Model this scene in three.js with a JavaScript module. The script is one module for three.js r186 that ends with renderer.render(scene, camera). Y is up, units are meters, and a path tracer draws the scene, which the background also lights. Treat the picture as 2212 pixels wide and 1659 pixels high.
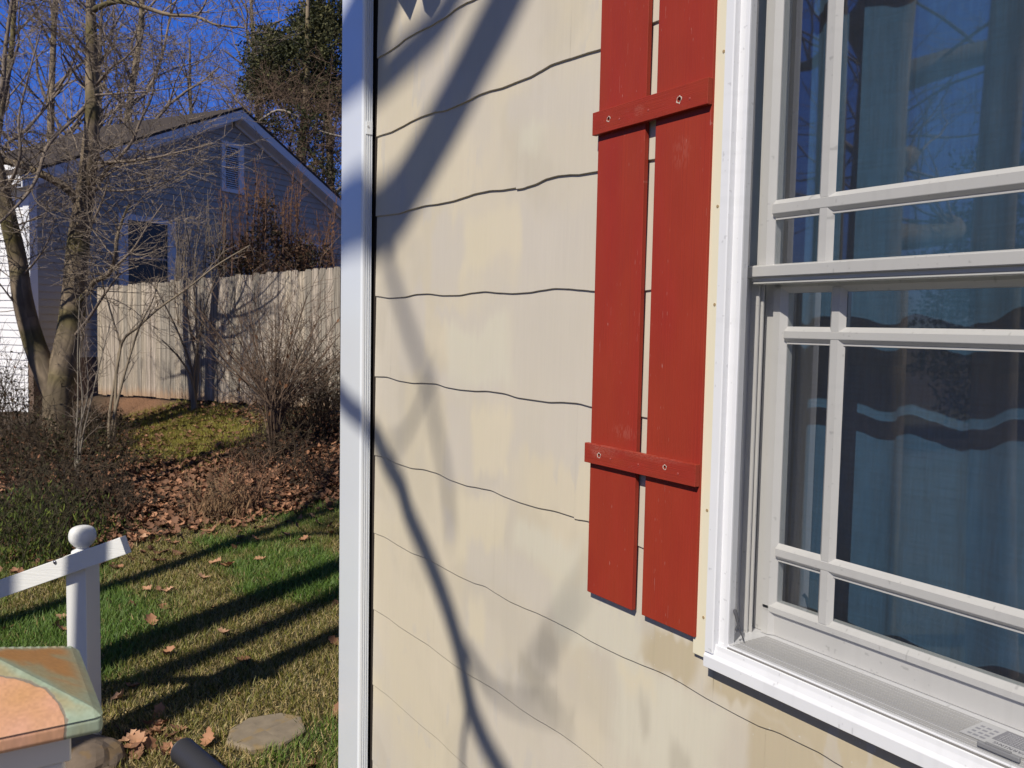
import * as THREE from 'three';
import { RoundedBoxGeometry } from 'three/addons/geometries/RoundedBoxGeometry.js';
import { mergeGeometries } from 'three/addons/utils/BufferGeometryUtils.js';
import { Brush, Evaluator, SUBTRACTION } from 'three-bvh-csg';

const lerp = (a, b, t) => a + (b - a) * t, clamp = (x, a, b) => Math.min(b, Math.max(a, x)), sstep = (a, b, x) => { const t = clamp((x - a) / (b - a), 0, 1); return t * t * (3 - 2 * t); };
// ---------------------------------------------------------------- camera, sky, sun, exposure
// x runs along the clapboard wall (which stands at z = 0), z points out of the wall, y = 0 is eye height
const scene = new THREE.Scene();
const EYE = new THREE.Vector3(0, 0, 1.17);
const RIGHT = new THREE.Vector3(0.5424286, 0.0186278, -0.8398953), UP = new THREE.Vector3(-0.0662204, 0.9975915, -0.0206417), FWD = new THREE.Vector3(-0.8374879, -0.0668148, -0.5423557);
const camera = new THREE.PerspectiveCamera(47.73, 4 / 3, 0.05, 800);
camera.position.copy(EYE); camera.focus = 1.75; camera.userData.fStop = 18;
camera.quaternion.setFromRotationMatrix(new THREE.Matrix4().makeBasis(RIGHT, UP, FWD.clone().negate()));

const renderer = new THREE.WebGLRenderer({ antialias: true });
renderer.toneMapping = THREE.LinearToneMapping;
renderer.toneMappingExposure = 1;
renderer.shadowMap.enabled = true;

const SUN = new THREE.Vector3(0.3255, 0.6970, 0.6389).normalize();   // late-winter midday sun, in front of the wall and to its right
const sun = new THREE.DirectionalLight(new THREE.Color().setRGB(1, 0.94, 0.84), 4.9);
sun.target.position.set(-4, 0, 0); sun.position.copy(sun.target.position).addScaledVector(SUN, 60);
sun.castShadow = true; sun.shadow.radius = 1; sun.shadow.mapSize.set(4096, 4096);
Object.assign(sun.shadow.camera, { left: -25, right: 25, top: 25, bottom: -25, near: 1, far: 140 });
scene.add(sun, sun.target);
{
  const W = 1024, H = 512, d = new Float32Array(W * H * 4), v = new THREE.Vector3();
  for (let j = 0; j < H; j++) for (let i = 0; i < W; i++) {
    const el = ((j + 0.5) / H - 0.5) * Math.PI, az = ((i + 0.5) / W - 0.5) * 2 * Math.PI;
    v.set(Math.cos(el) * Math.cos(az), Math.sin(el), Math.cos(el) * Math.sin(az));
    const c = v.dot(SUN), gam = Math.acos(Math.min(1, Math.max(-1, c))) * 180 / Math.PI;
    const e = Math.max(0, el) * 180 / Math.PI, ph = 0.8 + 0.3 * c * c, au = 0.55 * Math.exp(-gam / 7) + 0.13 * Math.exp(-gam / 24), k = (j * W + i) * 4;
    const low = Math.exp(-e / 6), high = sstep(18, 36, e);
    for (let q = 0; q < 3; q++) d[k + q] = el < 0 ? [0.06, 0.06, 0.05][q] : (lerp(lerp([0.030, 0.165, 0.78][q], [0.026, 0.052, 0.10][q], high), [0.27, 0.33, 0.36][q], low) * ph + au * [0.8, 0.88, 1][q]);
    d[k + 3] = 1;
  }
  const sky = new THREE.DataTexture(d, W, H, THREE.RGBAFormat, THREE.FloatType);
  sky.mapping = THREE.EquirectangularReflectionMapping; sky.magFilter = sky.minFilter = THREE.LinearFilter; sky.wrapS = THREE.RepeatWrapping; sky.needsUpdate = true;
  scene.background = sky; scene.environment = sky;
}

// ---------------------------------------------------------------- helpers
function mulberry(a) { return () => { a = (a + 0x6d2b79f5) | 0; let t = Math.imul(a ^ (a >>> 15), 1 | a); t = (t + Math.imul(t ^ (t >>> 7), 61 | t)) ^ t; return ((t ^ (t >>> 14)) >>> 0) / 4294967296; }; }
const rnd = mulberry(7);
const hash = (x, y, s) => { let h = Math.imul(x | 0, 374761393) ^ Math.imul(y | 0, 668265263) ^ Math.imul(s | 0, 1274126177); h = Math.imul(h ^ (h >>> 13), 1274126177); return ((h ^ (h >>> 16)) >>> 0) / 4294967296; };
function noise(x, y, s = 1) { const i = Math.floor(x), j = Math.floor(y), u = x - i, w = y - j, a = u * u * (3 - 2 * u), b = w * w * (3 - 2 * w); return lerp(lerp(hash(i, j, s), hash(i + 1, j, s), a), lerp(hash(i, j + 1, s), hash(i + 1, j + 1, s), a), b); }
const fbm = (x, y, s = 1, o = 4) => { let v = 0, a = 0.5, n = 0; for (let k = 0; k < o; k++) { v += a * noise(x, y, s + k); n += a; a *= 0.5; x *= 2.03; y *= 2.03; } return v / n; };
const V3 = (x, y, z) => new THREE.Vector3(x, y, z);
// the point that far along the viewing direction of a pixel of the photograph (2212 pixels wide)
const at = (px, py, t) => EYE.clone().addScaledVector(RIGHT, (px - 1106) / 1874.9 * t).addScaledVector(UP, -(py - 829.5) / 1874.9 * t).addScaledVector(FWD, t);
const col = (r, g, b) => new THREE.Color().setRGB(r, g, b);
const mat = (r, g, b, rough = 0.7, more = {}) => new THREE.MeshStandardMaterial({ color: col(r, g, b), roughness: rough, side: THREE.DoubleSide, ...more });

const used = {};
function numbered(n) { const k = used[n] = (used[n] ?? -1) + 1; return k ? n + '_' + String(k).padStart(3, '0') : n; }
function tag(o, label, category, group, kind) { if (label) o.userData.label = label; if (category) o.userData.category = category; if (group) o.userData.group = group; if (kind) o.userData.kind = kind; return o; }
function thing(name, label, category, pos = [0, 0, 0], turn = 0, group) { const o = new THREE.Group(); o.name = numbered(name); scene.add(o); o.position.set(...pos); o.rotation.y = turn; return tag(o, label, category, group); }
function part(name, geo, m, parent) { const o = new THREE.Mesh(geo, m); o.name = parent === scene ? numbered(name) : name; o.castShadow = o.receiveShadow = true; parent.add(o); return o; }
function sub(name, parent) { const o = new THREE.Group(); o.name = name; parent.add(o); return o; }
function boxG(x0, x1, y0, y1, z0, z1, r = 0) { const g = r ? new RoundedBoxGeometry(x1 - x0, y1 - y0, z1 - z0, 2, r) : new THREE.BoxGeometry(x1 - x0, y1 - y0, z1 - z0); g.translate((x0 + x1) / 2, (y0 + y1) / 2, (z0 + z1) / 2); return g; }
const merge = (list) => mergeGeometries(list.map((g) => { const q = g.index ? g.toNonIndexed() : g; for (const k of Object.keys(q.attributes)) if (!['position', 'normal', 'uv'].includes(k)) q.deleteAttribute(k); if (!q.attributes.uv) q.setAttribute('uv', new THREE.BufferAttribute(new Float32Array(q.attributes.position.count * 2), 2)); return q; }));
// a profile in (x, z) drawn up from y0 to y1, or a profile in (y, z) drawn along from x0 to x1
function upright(profile, y0, y1) { const s = new THREE.Shape(profile.map(([x, z]) => new THREE.Vector2(x, -z))), g = new THREE.ExtrudeGeometry(s, { depth: y1 - y0, bevelEnabled: false }); g.rotateX(-Math.PI / 2); g.translate(0, y0, 0); return g; }
function level(profile, x0, x1) { const s = new THREE.Shape(profile.map(([y, z]) => new THREE.Vector2(-z, y))), g = new THREE.ExtrudeGeometry(s, { depth: x1 - x0, bevelEnabled: false }); g.rotateY(Math.PI / 2); g.translate(x0, 0, 0); return g; }
class Acc {   // collects tubes, leaves and quads into one mesh
  constructor() { this.p = []; this.n = []; this.u = []; this.c = []; this.i = []; }
  v(x, y, z, nx, ny, nz, u, w, c) { this.p.push(x, y, z); this.n.push(nx, ny, nz); this.u.push(u, w); this.c.push(c[0], c[1], c[2]); return this.p.length / 3 - 1; }
  tube(pts, rad, sides, c, cf) {
    const n = pts.length; let ref = null, prev = -1, len = 0;
    const T = V3(), A = V3(), B = V3();
    for (let k = 0; k < n; k++) {
      T.copy(pts[Math.min(k + 1, n - 1)]).sub(pts[Math.max(k - 1, 0)]).normalize();
      if (!ref) ref = Math.abs(T.y) < 0.9 ? V3(0, 1, 0) : V3(1, 0, 0);
      A.copy(ref).addScaledVector(T, -ref.dot(T)).normalize(); ref = A.clone(); B.crossVectors(T, A);
      if (k) len += pts[k].distanceTo(pts[k - 1]);
      const r = Array.isArray(rad) ? rad[k] : rad, base = this.p.length / 3, cc = cf ? cf(pts[k]) : c;
      for (let s = 0; s <= sides; s++) { const a = s / sides * 2 * Math.PI, ca = Math.cos(a), sa = Math.sin(a), nx = A.x * ca + B.x * sa, ny = A.y * ca + B.y * sa, nz = A.z * ca + B.z * sa; this.v(pts[k].x + nx * r, pts[k].y + ny * r, pts[k].z + nz * r, nx, ny, nz, s / sides * 6.28 * Math.max(r, 0.01), len, cc); }
      if (prev >= 0) for (let s = 0; s < sides; s++) this.i.push(prev + s, prev + s + 1, base + s, prev + s + 1, base + s + 1, base + s);
      prev = base;
    }
  }
  leaf(p, dir, side, L, W, c, bend = 0.25) {
    const N = V3().crossVectors(dir, side).normalize(), m = p.clone().addScaledVector(dir, L * 0.5).addScaledVector(N, bend * W), e = p.clone().addScaledVector(dir, L);
    const a = this.v(p.x, p.y, p.z, N.x, N.y, N.z, 0, 0, c), l = m.clone().addScaledVector(side, W / 2), r = m.clone().addScaledVector(side, -W / 2);
    const b = this.v(l.x, l.y, l.z, N.x, N.y, N.z, 0, 0, c), d = this.v(r.x, r.y, r.z, N.x, N.y, N.z, 0, 0, c), f = this.v(e.x, e.y, e.z, N.x, N.y, N.z, 0, 0, c);
    this.i.push(a, d, b, b, d, f);
  }
  geo() { const g = new THREE.BufferGeometry(); g.setAttribute('position', new THREE.Float32BufferAttribute(this.p, 3)); g.setAttribute('normal', new THREE.Float32BufferAttribute(this.n, 3)); g.setAttribute('uv', new THREE.Float32BufferAttribute(this.u, 2)); g.setAttribute('color', new THREE.Float32BufferAttribute(this.c, 3)); g.setIndex(this.i); return g; }
}
function dataTex(w, h, f, srgb = true) {
  const d = new Uint8Array(w * h * 4);
  for (let j = 0; j < h; j++) for (let i = 0; i < w; i++) { const c = f((i + 0.5) / w, (j + 0.5) / h), k = (j * w + i) * 4; for (let q = 0; q < 3; q++) { const x = clamp(c[q], 0, 1); d[k + q] = Math.round(255 * (srgb ? (x <= 0.0031308 ? 12.92 * x : 1.055 * Math.pow(x, 1 / 2.4) - 0.055) : x)); } d[k + 3] = 255; }
  const t = new THREE.DataTexture(d, w, h); t.magFilter = t.minFilter = THREE.LinearFilter; t.wrapS = t.wrapT = THREE.RepeatWrapping; if (srgb) t.colorSpace = THREE.SRGBColorSpace; t.needsUpdate = true; return t;
}
const mix3 = (a, b, t) => [lerp(a[0], b[0], t), lerp(a[1], b[1], t), lerp(a[2], b[2], t)];
function planarUV(g, ax, ay, sx = 1, sy = 1, ox = 0, oy = 0) { const p = g.attributes.position, u = new Float32Array(p.count * 2); for (let k = 0; k < p.count; k++) { u[2 * k] = (p.getComponent(k, ax) - ox) * sx; u[2 * k + 1] = (p.getComponent(k, ay) - oy) * sy; } g.setAttribute('uv', new THREE.BufferAttribute(u, 2)); return g; }

// ---------------------------------------------------------------- the ground
const FA = V3(-16.07, 0, -0.93), FD = V3(0.9430, 0, -0.3328), FN = V3(0.3328, 0, 0.9430);   // foot of the fence, its direction and its front
const fenceFoot = (s) => lerp(-1.275, -1.10, clamp(s / 5.8, 0, 1.3));
function groundY(x, z) {
  const s = (x - FA.x) * FD.x + (z - FA.z) * FD.z, d = (x - FA.x) * FN.x + (z - FA.z) * FN.z, base = -1.76 - 0.03 * (clamp(z, -3, 2) - 0.5);
  const h = lerp(base, fenceFoot(s) - 0.03, Math.exp(-Math.max(0, d) / 1.6) * (1 - sstep(9, 14, s)) * sstep(-8, -1, s));
  return h + 0.03 * (fbm(x * 1.1, z * 1.1, 31, 3) - 0.5) * (1 + sstep(-6.6, -7.6, x));
}
{
  const axis = (lo, hi, step, far) => { const a = []; for (let v = lo; v <= hi; v += step) a.push(v); let s = step, v = hi; while (v < far) { s *= 1.35; v += s; a.push(v); } s = step; v = lo; while (v > -far) { s *= 1.35; v -= s; a.unshift(v); } return a; };
  const xs = axis(-15, -2.4, 0.075, 420), zs = axis(-4, 3, 0.075, 420), pos = [], cs = [], idx = [], uv = [];
  for (const z of zs) for (const x of xs) {
    pos.push(x, groundY(x, z), z); uv.push(x, z);
    const lawn = sstep(-7.3, -6.8, x + 0.5 * (fbm(x * 2, z * 2, 5) - 0.5)), moss = sstep(0.5, 0.62, fbm(x * 0.9, z * 0.9, 9)) * sstep(-13.4, -12.6, x) * (1 - sstep(-10, -9, x));
    const soil = mix3([0.045, 0.031, 0.02], [0.10, 0.064, 0.036], fbm(x * 3, z * 3, 2)), turf = mix3([0.03, 0.034, 0.012], [0.11, 0.09, 0.04], fbm(x * 4, z * 4, 3));
    let c = mix3(soil, turf, lawn);
    const gp = Math.exp(-(((x + 11.7) / 1.5) ** 2 + ((z + 1.35) / 0.5) ** 2));
    c = mix3(c, mix3([0.07, 0.085, 0.018], [0.15, 0.14, 0.035], fbm(x * 5, z * 5, 14)), clamp(gp * 1.5 * (0.5 + fbm(x * 3, z * 3, 15)), 0, 1));
    const clay = Math.exp(-(((x + 14.4) / 1.0) ** 2 + ((z + 1.25) / 0.35) ** 2)); c = mix3(c, [0.24, 0.12, 0.06], clamp(clay * 1.3, 0, 0.9));
    if (moss) c = mix3(c, [0.09, 0.10, 0.02], moss * 0.5);
    cs.push(...c);
  }
  const n = xs.length;
  for (let j = 0; j < zs.length - 1; j++) for (let i = 0; i < n - 1; i++) { const a = j * n + i; idx.push(a, a + n, a + 1, a + 1, a + n, a + n + 1); }
  const g = new THREE.BufferGeometry(); g.setAttribute('position', new THREE.Float32BufferAttribute(pos, 3)); g.setAttribute('color', new THREE.Float32BufferAttribute(cs, 3)); g.setAttribute('uv', new THREE.Float32BufferAttribute(uv, 2)); g.setIndex(idx); g.computeVertexNormals();
  const grain = dataTex(512, 512, (u, v) => { const k = 0.55 + 0.75 * fbm(u * 64, v * 64, 4, 4); return [k, k, k]; }, false);
  const bump = dataTex(512, 512, (u, v) => { const k = fbm(u * 48, v * 48, 6, 5); return [k, k, k]; }, false);
  part('ground', g, mat(1, 1, 1, 0.95, { vertexColors: true, map: grain, bumpMap: bump, bumpScale: 0.03 }), scene).userData.kind = 'structure';
}

// ---------------------------------------------------------------- the cream house: shingles, walls
const house = thing('house', 'cream wavy-edged shingle wall with red shutter, white window and white downspout', 'house');
const LINES = {   // lower edges of the courses as the carpenter left them, x and y in turn
  1: [-2.611, 0.845, -2.545, 0.844, -2.477, 0.846, -2.422, 0.852, -2.358, 0.851, -2.297, 0.848, -2.258, 0.845, -2.219, 0.846, -2.164, 0.845, -2.110, 0.851, -2.059, 0.850, -2.017, 0.846],
  2: [-2.606, 0.598, -2.516, 0.594, -2.438, 0.597, -2.373, 0.601, -2.311, 0.602, -2.232, 0.599, -2.166, 0.591, -2.103, 0.591, -2.043, 0.592, -1.985, 0.596, -1.938, 0.595, -1.862, 0.589, -1.804, 0.589, -1.743, 0.588, -1.697, 0.592, -1.659, 0.596, -1.616, 0.594, -1.569, 0.591, -1.529, 0.589, -1.477, 0.585],
  3: [-2.632, 0.345, -2.523, 0.340, -2.454, 0.337, -2.377, 0.341, -2.284, 0.343, -2.196, 0.339, -2.113, 0.338, -2.044, 0.341, -1.994, 0.344, -1.922, 0.343, -1.853, 0.337, -1.795, 0.335, -1.761, 0.331, -1.714, 0.333, -1.668, 0.340, -1.625, 0.341, -1.582, 0.338, -1.542, 0.333, -1.508, 0.332, -1.480, 0.331],
  4: [-2.624, 0.088, -2.517, 0.080, -2.415, 0.081, -2.329, 0.088, -2.257, 0.088, -2.161, 0.081, -2.070, 0.080, -2.002, 0.085, -1.937, 0.087, -1.867, 0.082, -1.801, 0.079, -1.731, 0.080, -1.678, 0.084, -1.628, 0.087, -1.579, 0.085, -1.526, 0.081, -1.478, 0.077],
  5: [-2.628, -0.174, -2.535, -0.170, -2.442, -0.177, -2.354, -0.178, -2.271, -0.173, -2.201, -0.170, -2.135, -0.176, -2.063, -0.177, -1.986, -0.175, -1.913, -0.170, -1.836, -0.170, -1.771, -0.176, -1.709, -0.176, -1.643, -0.176, -1.581, -0.171, -1.528, -0.169, -1.479, -0.173],
  6: [-2.629, -0.434, -2.554, -0.430, -2.459, -0.437, -2.358, -0.437, -2.264, -0.428, -2.185, -0.427, -2.109, -0.434, -2.020, -0.435, -1.953, -0.430, -1.889, -0.426, -1.827, -0.431, -1.755, -0.433, -1.686, -0.432, -1.602, -0.426, -1.524, -0.426, -1.481, -0.425],
  7: [-2.624, -0.694, -2.537, -0.690, -2.430, -0.695, -2.352, -0.697, -2.257, -0.691, -2.187, -0.691, -2.120, -0.693, -2.056, -0.694, -1.978, -0.692, -1.912, -0.685, -1.857, -0.689, -1.796, -0.692, -1.732, -0.690, -1.670, -0.686, -1.611, -0.685, -1.519, -0.685, -1.467, -0.688, -1.412, -0.688, -1.360, -0.687, -1.310, -0.684, -1.239, -0.679, -1.199, -0.679, -1.111, -0.685, -1.042, -0.687, -0.991, -0.687, -0.950, -0.681, -0.911, -0.681, -0.867, -0.680, -0.828, -0.684],
  8: [-2.625, -0.952, -2.519, -0.948, -2.424, -0.951, -2.324, -0.949, -2.230, -0.946, -2.151, -0.950, -2.076, -0.952, -1.996, -0.951, -1.920, -0.946, -1.856, -0.943, -1.795, -0.945, -1.737, -0.947, -1.674, -0.946, -1.615, -0.942, -1.564, -0.940, -1.515, -0.941, -1.463, -0.944, -1.423, -0.948],
  9: [-2.627, -1.210, -2.501, -1.204, -2.384, -1.206, -2.275, -1.207, -2.164, -1.204, -2.078, -1.209, -1.997, -1.210],
};
const JOINT = { 3: -1.795, 6: -1.534 };
const courseY = (k) => 1.106 - 0.2576 * k;
function edgeY(k, x) {
  const L = LINES[k], wave = courseY(k) + 0.0045 * Math.sin(x * 21 + k * 2.1) * (0.6 + 0.6 * noise(x * 2, k, 3));
  if (!L || x < L[0] - 0.02 || x > L[L.length - 2] + 0.02) return wave;
  for (let i = 0; i + 3 < L.length; i += 2) if (x <= L[i + 2]) { const t = clamp((x - L[i]) / (L[i + 2] - L[i]), 0, 1); return lerp(L[i + 1], L[i + 3], t * t * (3 - 2 * t) * 0.5 + t * 0.5); }
  return L[L.length - 1];
}
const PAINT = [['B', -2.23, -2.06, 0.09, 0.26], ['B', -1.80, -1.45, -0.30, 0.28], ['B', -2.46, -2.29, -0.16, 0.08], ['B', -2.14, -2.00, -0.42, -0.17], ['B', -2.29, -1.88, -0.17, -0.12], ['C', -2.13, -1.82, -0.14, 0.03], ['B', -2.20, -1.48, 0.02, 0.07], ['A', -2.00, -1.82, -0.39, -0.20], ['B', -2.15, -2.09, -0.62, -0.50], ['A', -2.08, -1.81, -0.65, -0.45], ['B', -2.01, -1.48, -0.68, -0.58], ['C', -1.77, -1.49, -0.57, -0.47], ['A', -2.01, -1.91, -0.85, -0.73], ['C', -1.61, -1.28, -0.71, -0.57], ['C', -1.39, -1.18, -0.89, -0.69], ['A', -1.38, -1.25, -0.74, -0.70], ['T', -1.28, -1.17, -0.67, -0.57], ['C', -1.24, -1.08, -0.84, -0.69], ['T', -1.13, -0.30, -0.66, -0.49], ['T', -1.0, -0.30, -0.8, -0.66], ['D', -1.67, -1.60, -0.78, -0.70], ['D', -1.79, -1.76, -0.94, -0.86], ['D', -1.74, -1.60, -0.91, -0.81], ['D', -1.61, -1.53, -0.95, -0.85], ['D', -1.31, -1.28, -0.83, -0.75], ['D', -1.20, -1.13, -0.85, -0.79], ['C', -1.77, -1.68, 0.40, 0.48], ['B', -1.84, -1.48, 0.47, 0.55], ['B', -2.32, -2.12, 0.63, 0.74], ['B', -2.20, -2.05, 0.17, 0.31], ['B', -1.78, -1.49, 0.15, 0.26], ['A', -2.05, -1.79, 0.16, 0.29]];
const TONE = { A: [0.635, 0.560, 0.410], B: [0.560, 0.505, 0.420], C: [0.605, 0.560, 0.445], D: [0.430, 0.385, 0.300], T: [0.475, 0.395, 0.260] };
const WX0 = -2.9, WX1 = -0.2, WY0 = -1.75, WY1 = 1.25;
const paintMap = dataTex(1350, 1500, (u, v) => {
  const x = lerp(WX0, WX1, u), y = lerp(WY0, WY1, v);
  let c = [0.615, 0.541, 0.403];
  c = mix3(c, TONE.B, 0.7 * sstep(0.40, 0.62, fbm(x * 3.2, y * 2.4, 41))); c = mix3(c, TONE.D, 0.22 * sstep(0.5, 0.66, fbm(x * 5 + 9, y * 4, 40)));
  const sx = 0.11 * (fbm(x * 6, y * 5, 42, 4) - 0.5), sy = 0.025 * (noise(x * 70, y * 3, 43) - 0.5) + 0.13 * (fbm(x * 7, y * 5, 44, 4) - 0.5);
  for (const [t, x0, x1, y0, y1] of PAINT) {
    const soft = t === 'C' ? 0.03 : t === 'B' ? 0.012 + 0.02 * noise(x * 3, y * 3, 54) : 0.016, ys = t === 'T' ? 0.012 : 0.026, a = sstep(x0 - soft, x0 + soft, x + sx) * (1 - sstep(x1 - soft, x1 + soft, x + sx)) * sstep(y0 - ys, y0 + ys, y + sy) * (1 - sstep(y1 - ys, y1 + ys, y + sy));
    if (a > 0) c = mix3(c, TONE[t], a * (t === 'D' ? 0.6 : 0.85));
  }
  const grain = 0.985 + 0.03 * noise(x * 260, y * 14, 45) * (0.4 + noise(x * 6, y * 6, 46)), f = grain * (0.965 + 0.07 * fbm(x * 5, y * 5, 47));
  c = [c[0] * f, c[1] * f, c[2] * f * (0.985 + 0.03 * noise(x * 7, y * 5, 48))];
  if (y < -0.45 && noise(x * 420, y * 420, 49) > 0.972 && fbm(x * 4, y * 4, 50) > 0.5) c = mix3(c, [0.62, 0.60, 0.55], 0.7);
  if (noise(x * 300, y * 300, 51) > 0.988) c = mix3(c, [0.4, 0.34, 0.25], 0.35);
  const pale = sstep(0.62, 0.7, fbm(x * 26, y * 9, 52)) * sstep(0.55, 0.65, fbm(x * 2.2, y * 2.6, 53)); c = mix3(c, [0.52, 0.48, 0.42], pale * 0.5);
  return c;
});
paintMap.wrapS = paintMap.wrapT = THREE.ClampToEdgeWrapping;
const woodBump = dataTex(512, 512, (u, v) => { const k = 0.5 * noise(u * 180, v * 10, 61) + 0.3 * noise(u * 70, v * 6, 62) + 0.2 * fbm(u * 24, v * 24, 63); return [k, k, k]; }, false);
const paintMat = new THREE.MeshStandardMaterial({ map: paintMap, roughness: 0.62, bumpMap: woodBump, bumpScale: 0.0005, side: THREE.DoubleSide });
function shingle(k, x0, x1, cap = 9) {
  const n = Math.max(4, Math.ceil((x1 - x0) / 0.016)), p = [], uv = [], id = [], dx = (rnd() - 0.5) * 0.0003;
  for (let i = 0; i <= n; i++) {
    const x = lerp(x0, x1, i / n), yb = edgeY(k, x) + (JOINT[k] && x0 >= JOINT[k] - 0.01 ? -0.0035 * (1 - sstep(0, 0.05, x - JOINT[k])) : 0), yt = Math.min(cap, courseY(k - 1) + 0.03), w = 0.0006 * (fbm(x * 8, k * 3.1, 71) - 0.5);
    const th = k < 4 ? 0.0044 : k < 6 ? 0.0034 : k < 7 ? 0.0026 : 0.0018, rows = [[yt, 0.0012], [lerp(yt, yb, 0.5), 0.002 + th * 0.4 + 2 * w], [yb + 0.002, 0.002 + th + w + dx], [yb, 0.0014 + th + w + dx], [yb, 0]];
    for (const [y, z] of rows) { p.push(x, y, z); uv.push((x - WX0) / (WX1 - WX0), (y - WY0) / (WY1 - WY0)); }
    if (i < n) for (let r = 0; r < 4; r++) { const a = i * 5 + r; id.push(a, a + 1, a + 5, a + 1, a + 6, a + 5); }
  }
  const g = new THREE.BufferGeometry(); g.setAttribute('position', new THREE.Float32BufferAttribute(p, 3)); g.setAttribute('uv', new THREE.Float32BufferAttribute(uv, 2)); g.setIndex(id); g.computeVertexNormals(); return g.toNonIndexed();
}
const flat = (g) => { g.computeVertexNormals(); return g; };
for (let k = -1; k <= 11; k++) {
  const first = JOINT[k] ?? (-2.84 + ((k & 1) ? 0.31 : 0.0) + 0.07 * hash(k, 3, 9)), cuts = [];
  for (let x = first - 0.61 * 6; x < 0.6; x += 0.61) if (x > -2.8 && x < 0.6) cuts.push(x);
  const xs = [-2.626, ...cuts.filter((x) => x > -2.55), 0.6];
  for (let i = 0; i + 1 < xs.length; i++) {
    let spans = [[xs[i] + (i ? 0.0001 : 0), xs[i + 1] - 0.0001]];
    const yTop = courseY(k - 1), yBot = courseY(k);
    if (yTop > -0.55 && yBot < 0.98 && yBot > -0.62 || k === 7) spans = spans.flatMap(([a, b]) => [[a, Math.min(b, -1.101)], ...(k === 7 ? [[Math.max(a, -1.1009), Math.min(b, -0.2261), -0.597]] : []), [Math.max(a, -0.226), b]]).filter(([a, b]) => b - a > 0.01);
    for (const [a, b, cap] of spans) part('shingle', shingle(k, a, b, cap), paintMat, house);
  }
}
part('backing_felt', boxG(-2.76, -2.55, -2.0, 2.2, -0.0018, -0.0006), mat(0.022, 0.015, 0.010, 0.95), house);
{ // the body of the house: walls with a window opening, floor, ceiling, roof
  const wm = mat(0.5, 0.44, 0.35, 0.8), inner = mat(0.22, 0.21, 0.2, 0.9);
  part('wall', merge([boxG(-2.83, -1.106, -2.4, 2.3, -0.14, -0.002), boxG(-0.22, 3.4, -2.4, 2.3, -0.14, -0.002), boxG(-1.106, -0.22, -2.4, -0.5955, -0.14, -0.002), boxG(-1.106, -0.22, 0.97, 2.3, -0.14, -0.002)]), wm, house);
  part('wall', boxG(-2.83, -2.69, -2.4, 2.3, -6, -0.141), wm, house); part('wall', boxG(3.26, 3.4, -2.4, 2.3, -6, -0.141), wm, house); part('wall', boxG(-2.83, 3.4, -2.4, 2.3, -6.14, -6.001), wm, house);
  part('floor', boxG(-2.68, 3.25, -1.25, -1.1, -5.99, -0.142), inner, house); part('ceiling', boxG(-2.68, 3.25, 1.4, 1.5, -5.99, -0.142), inner, house);
  part('roof', boxG(-2.95, 3.5, 2.31, 2.45, -6.3, 0.14), mat(0.08, 0.075, 0.07, 0.9), house);
}
{ // downspout of white metal standing just off the corner, its side fluted
  const d = sub('downspout', house), white = new THREE.MeshPhysicalMaterial({ color: col(0.78, 0.81, 0.83), roughness: 0.3, clearcoat: 1, clearcoatRoughness: 0.12, bumpMap: woodBump, bumpScale: 0.0001, side: THREE.DoubleSide });
  const x0 = -2.826, x1 = -2.645, zb = 0.012, zf = 0.047, prof = [[x0, zb], [x1, zb]];
  for (const [z, dx] of [[0.0155, 0], [0.0163, -0.0035], [0.0182, -0.0035], [0.019, 0], [0.0235, 0], [0.0243, -0.0035], [0.0262, -0.0035], [0.027, 0], [0.031, 0], [0.0318, -0.003], [0.0335, -0.003], [0.0343, 0], [0.0395, 0]]) prof.push([x1 + dx, z]);
  for (let a = 0; a <= 6; a++) { const t = a / 6 * Math.PI / 2; prof.push([x1 - 0.0075 + 0.0075 * Math.cos(t), 0.0395 + 0.0075 * Math.sin(t)]); }
  for (let a = 0; a <= 4; a++) { const t = Math.PI / 2 + a / 4 * Math.PI / 2; prof.push([x0 + 0.0075 + 0.0075 * Math.cos(t), 0.0395 + 0.0075 * Math.sin(t)]); }
  const rev = (p) => p.slice().reverse();
  part('pipe', upright(rev(prof), -2.0, 2.2), white, d);
  const clip = [[x1 - 0.001, 0.0115], [x1 + 0.0022, 0.0125], [x1 + 0.0022, 0.034], [x1 - 0.001, 0.0345]];
  part('joint_strap', upright(rev(clip), 0.607, 0.648), white, d);
  const sc = new THREE.CylinderGeometry(0.003, 0.0032, 0.002, 12); sc.rotateZ(Math.PI / 2); sc.translate(x1 + 0.003, 0.631, 0.028); part('screw', sc, mat(0.5, 0.5, 0.5, 0.4, { metalness: 0.6 }), d);
  part('outlet_band', boxG(x1 - 0.012, x1 + 0.006, -1.72, -1.545, 0.011, 0.04, 0.003), white, d);
}
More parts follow.
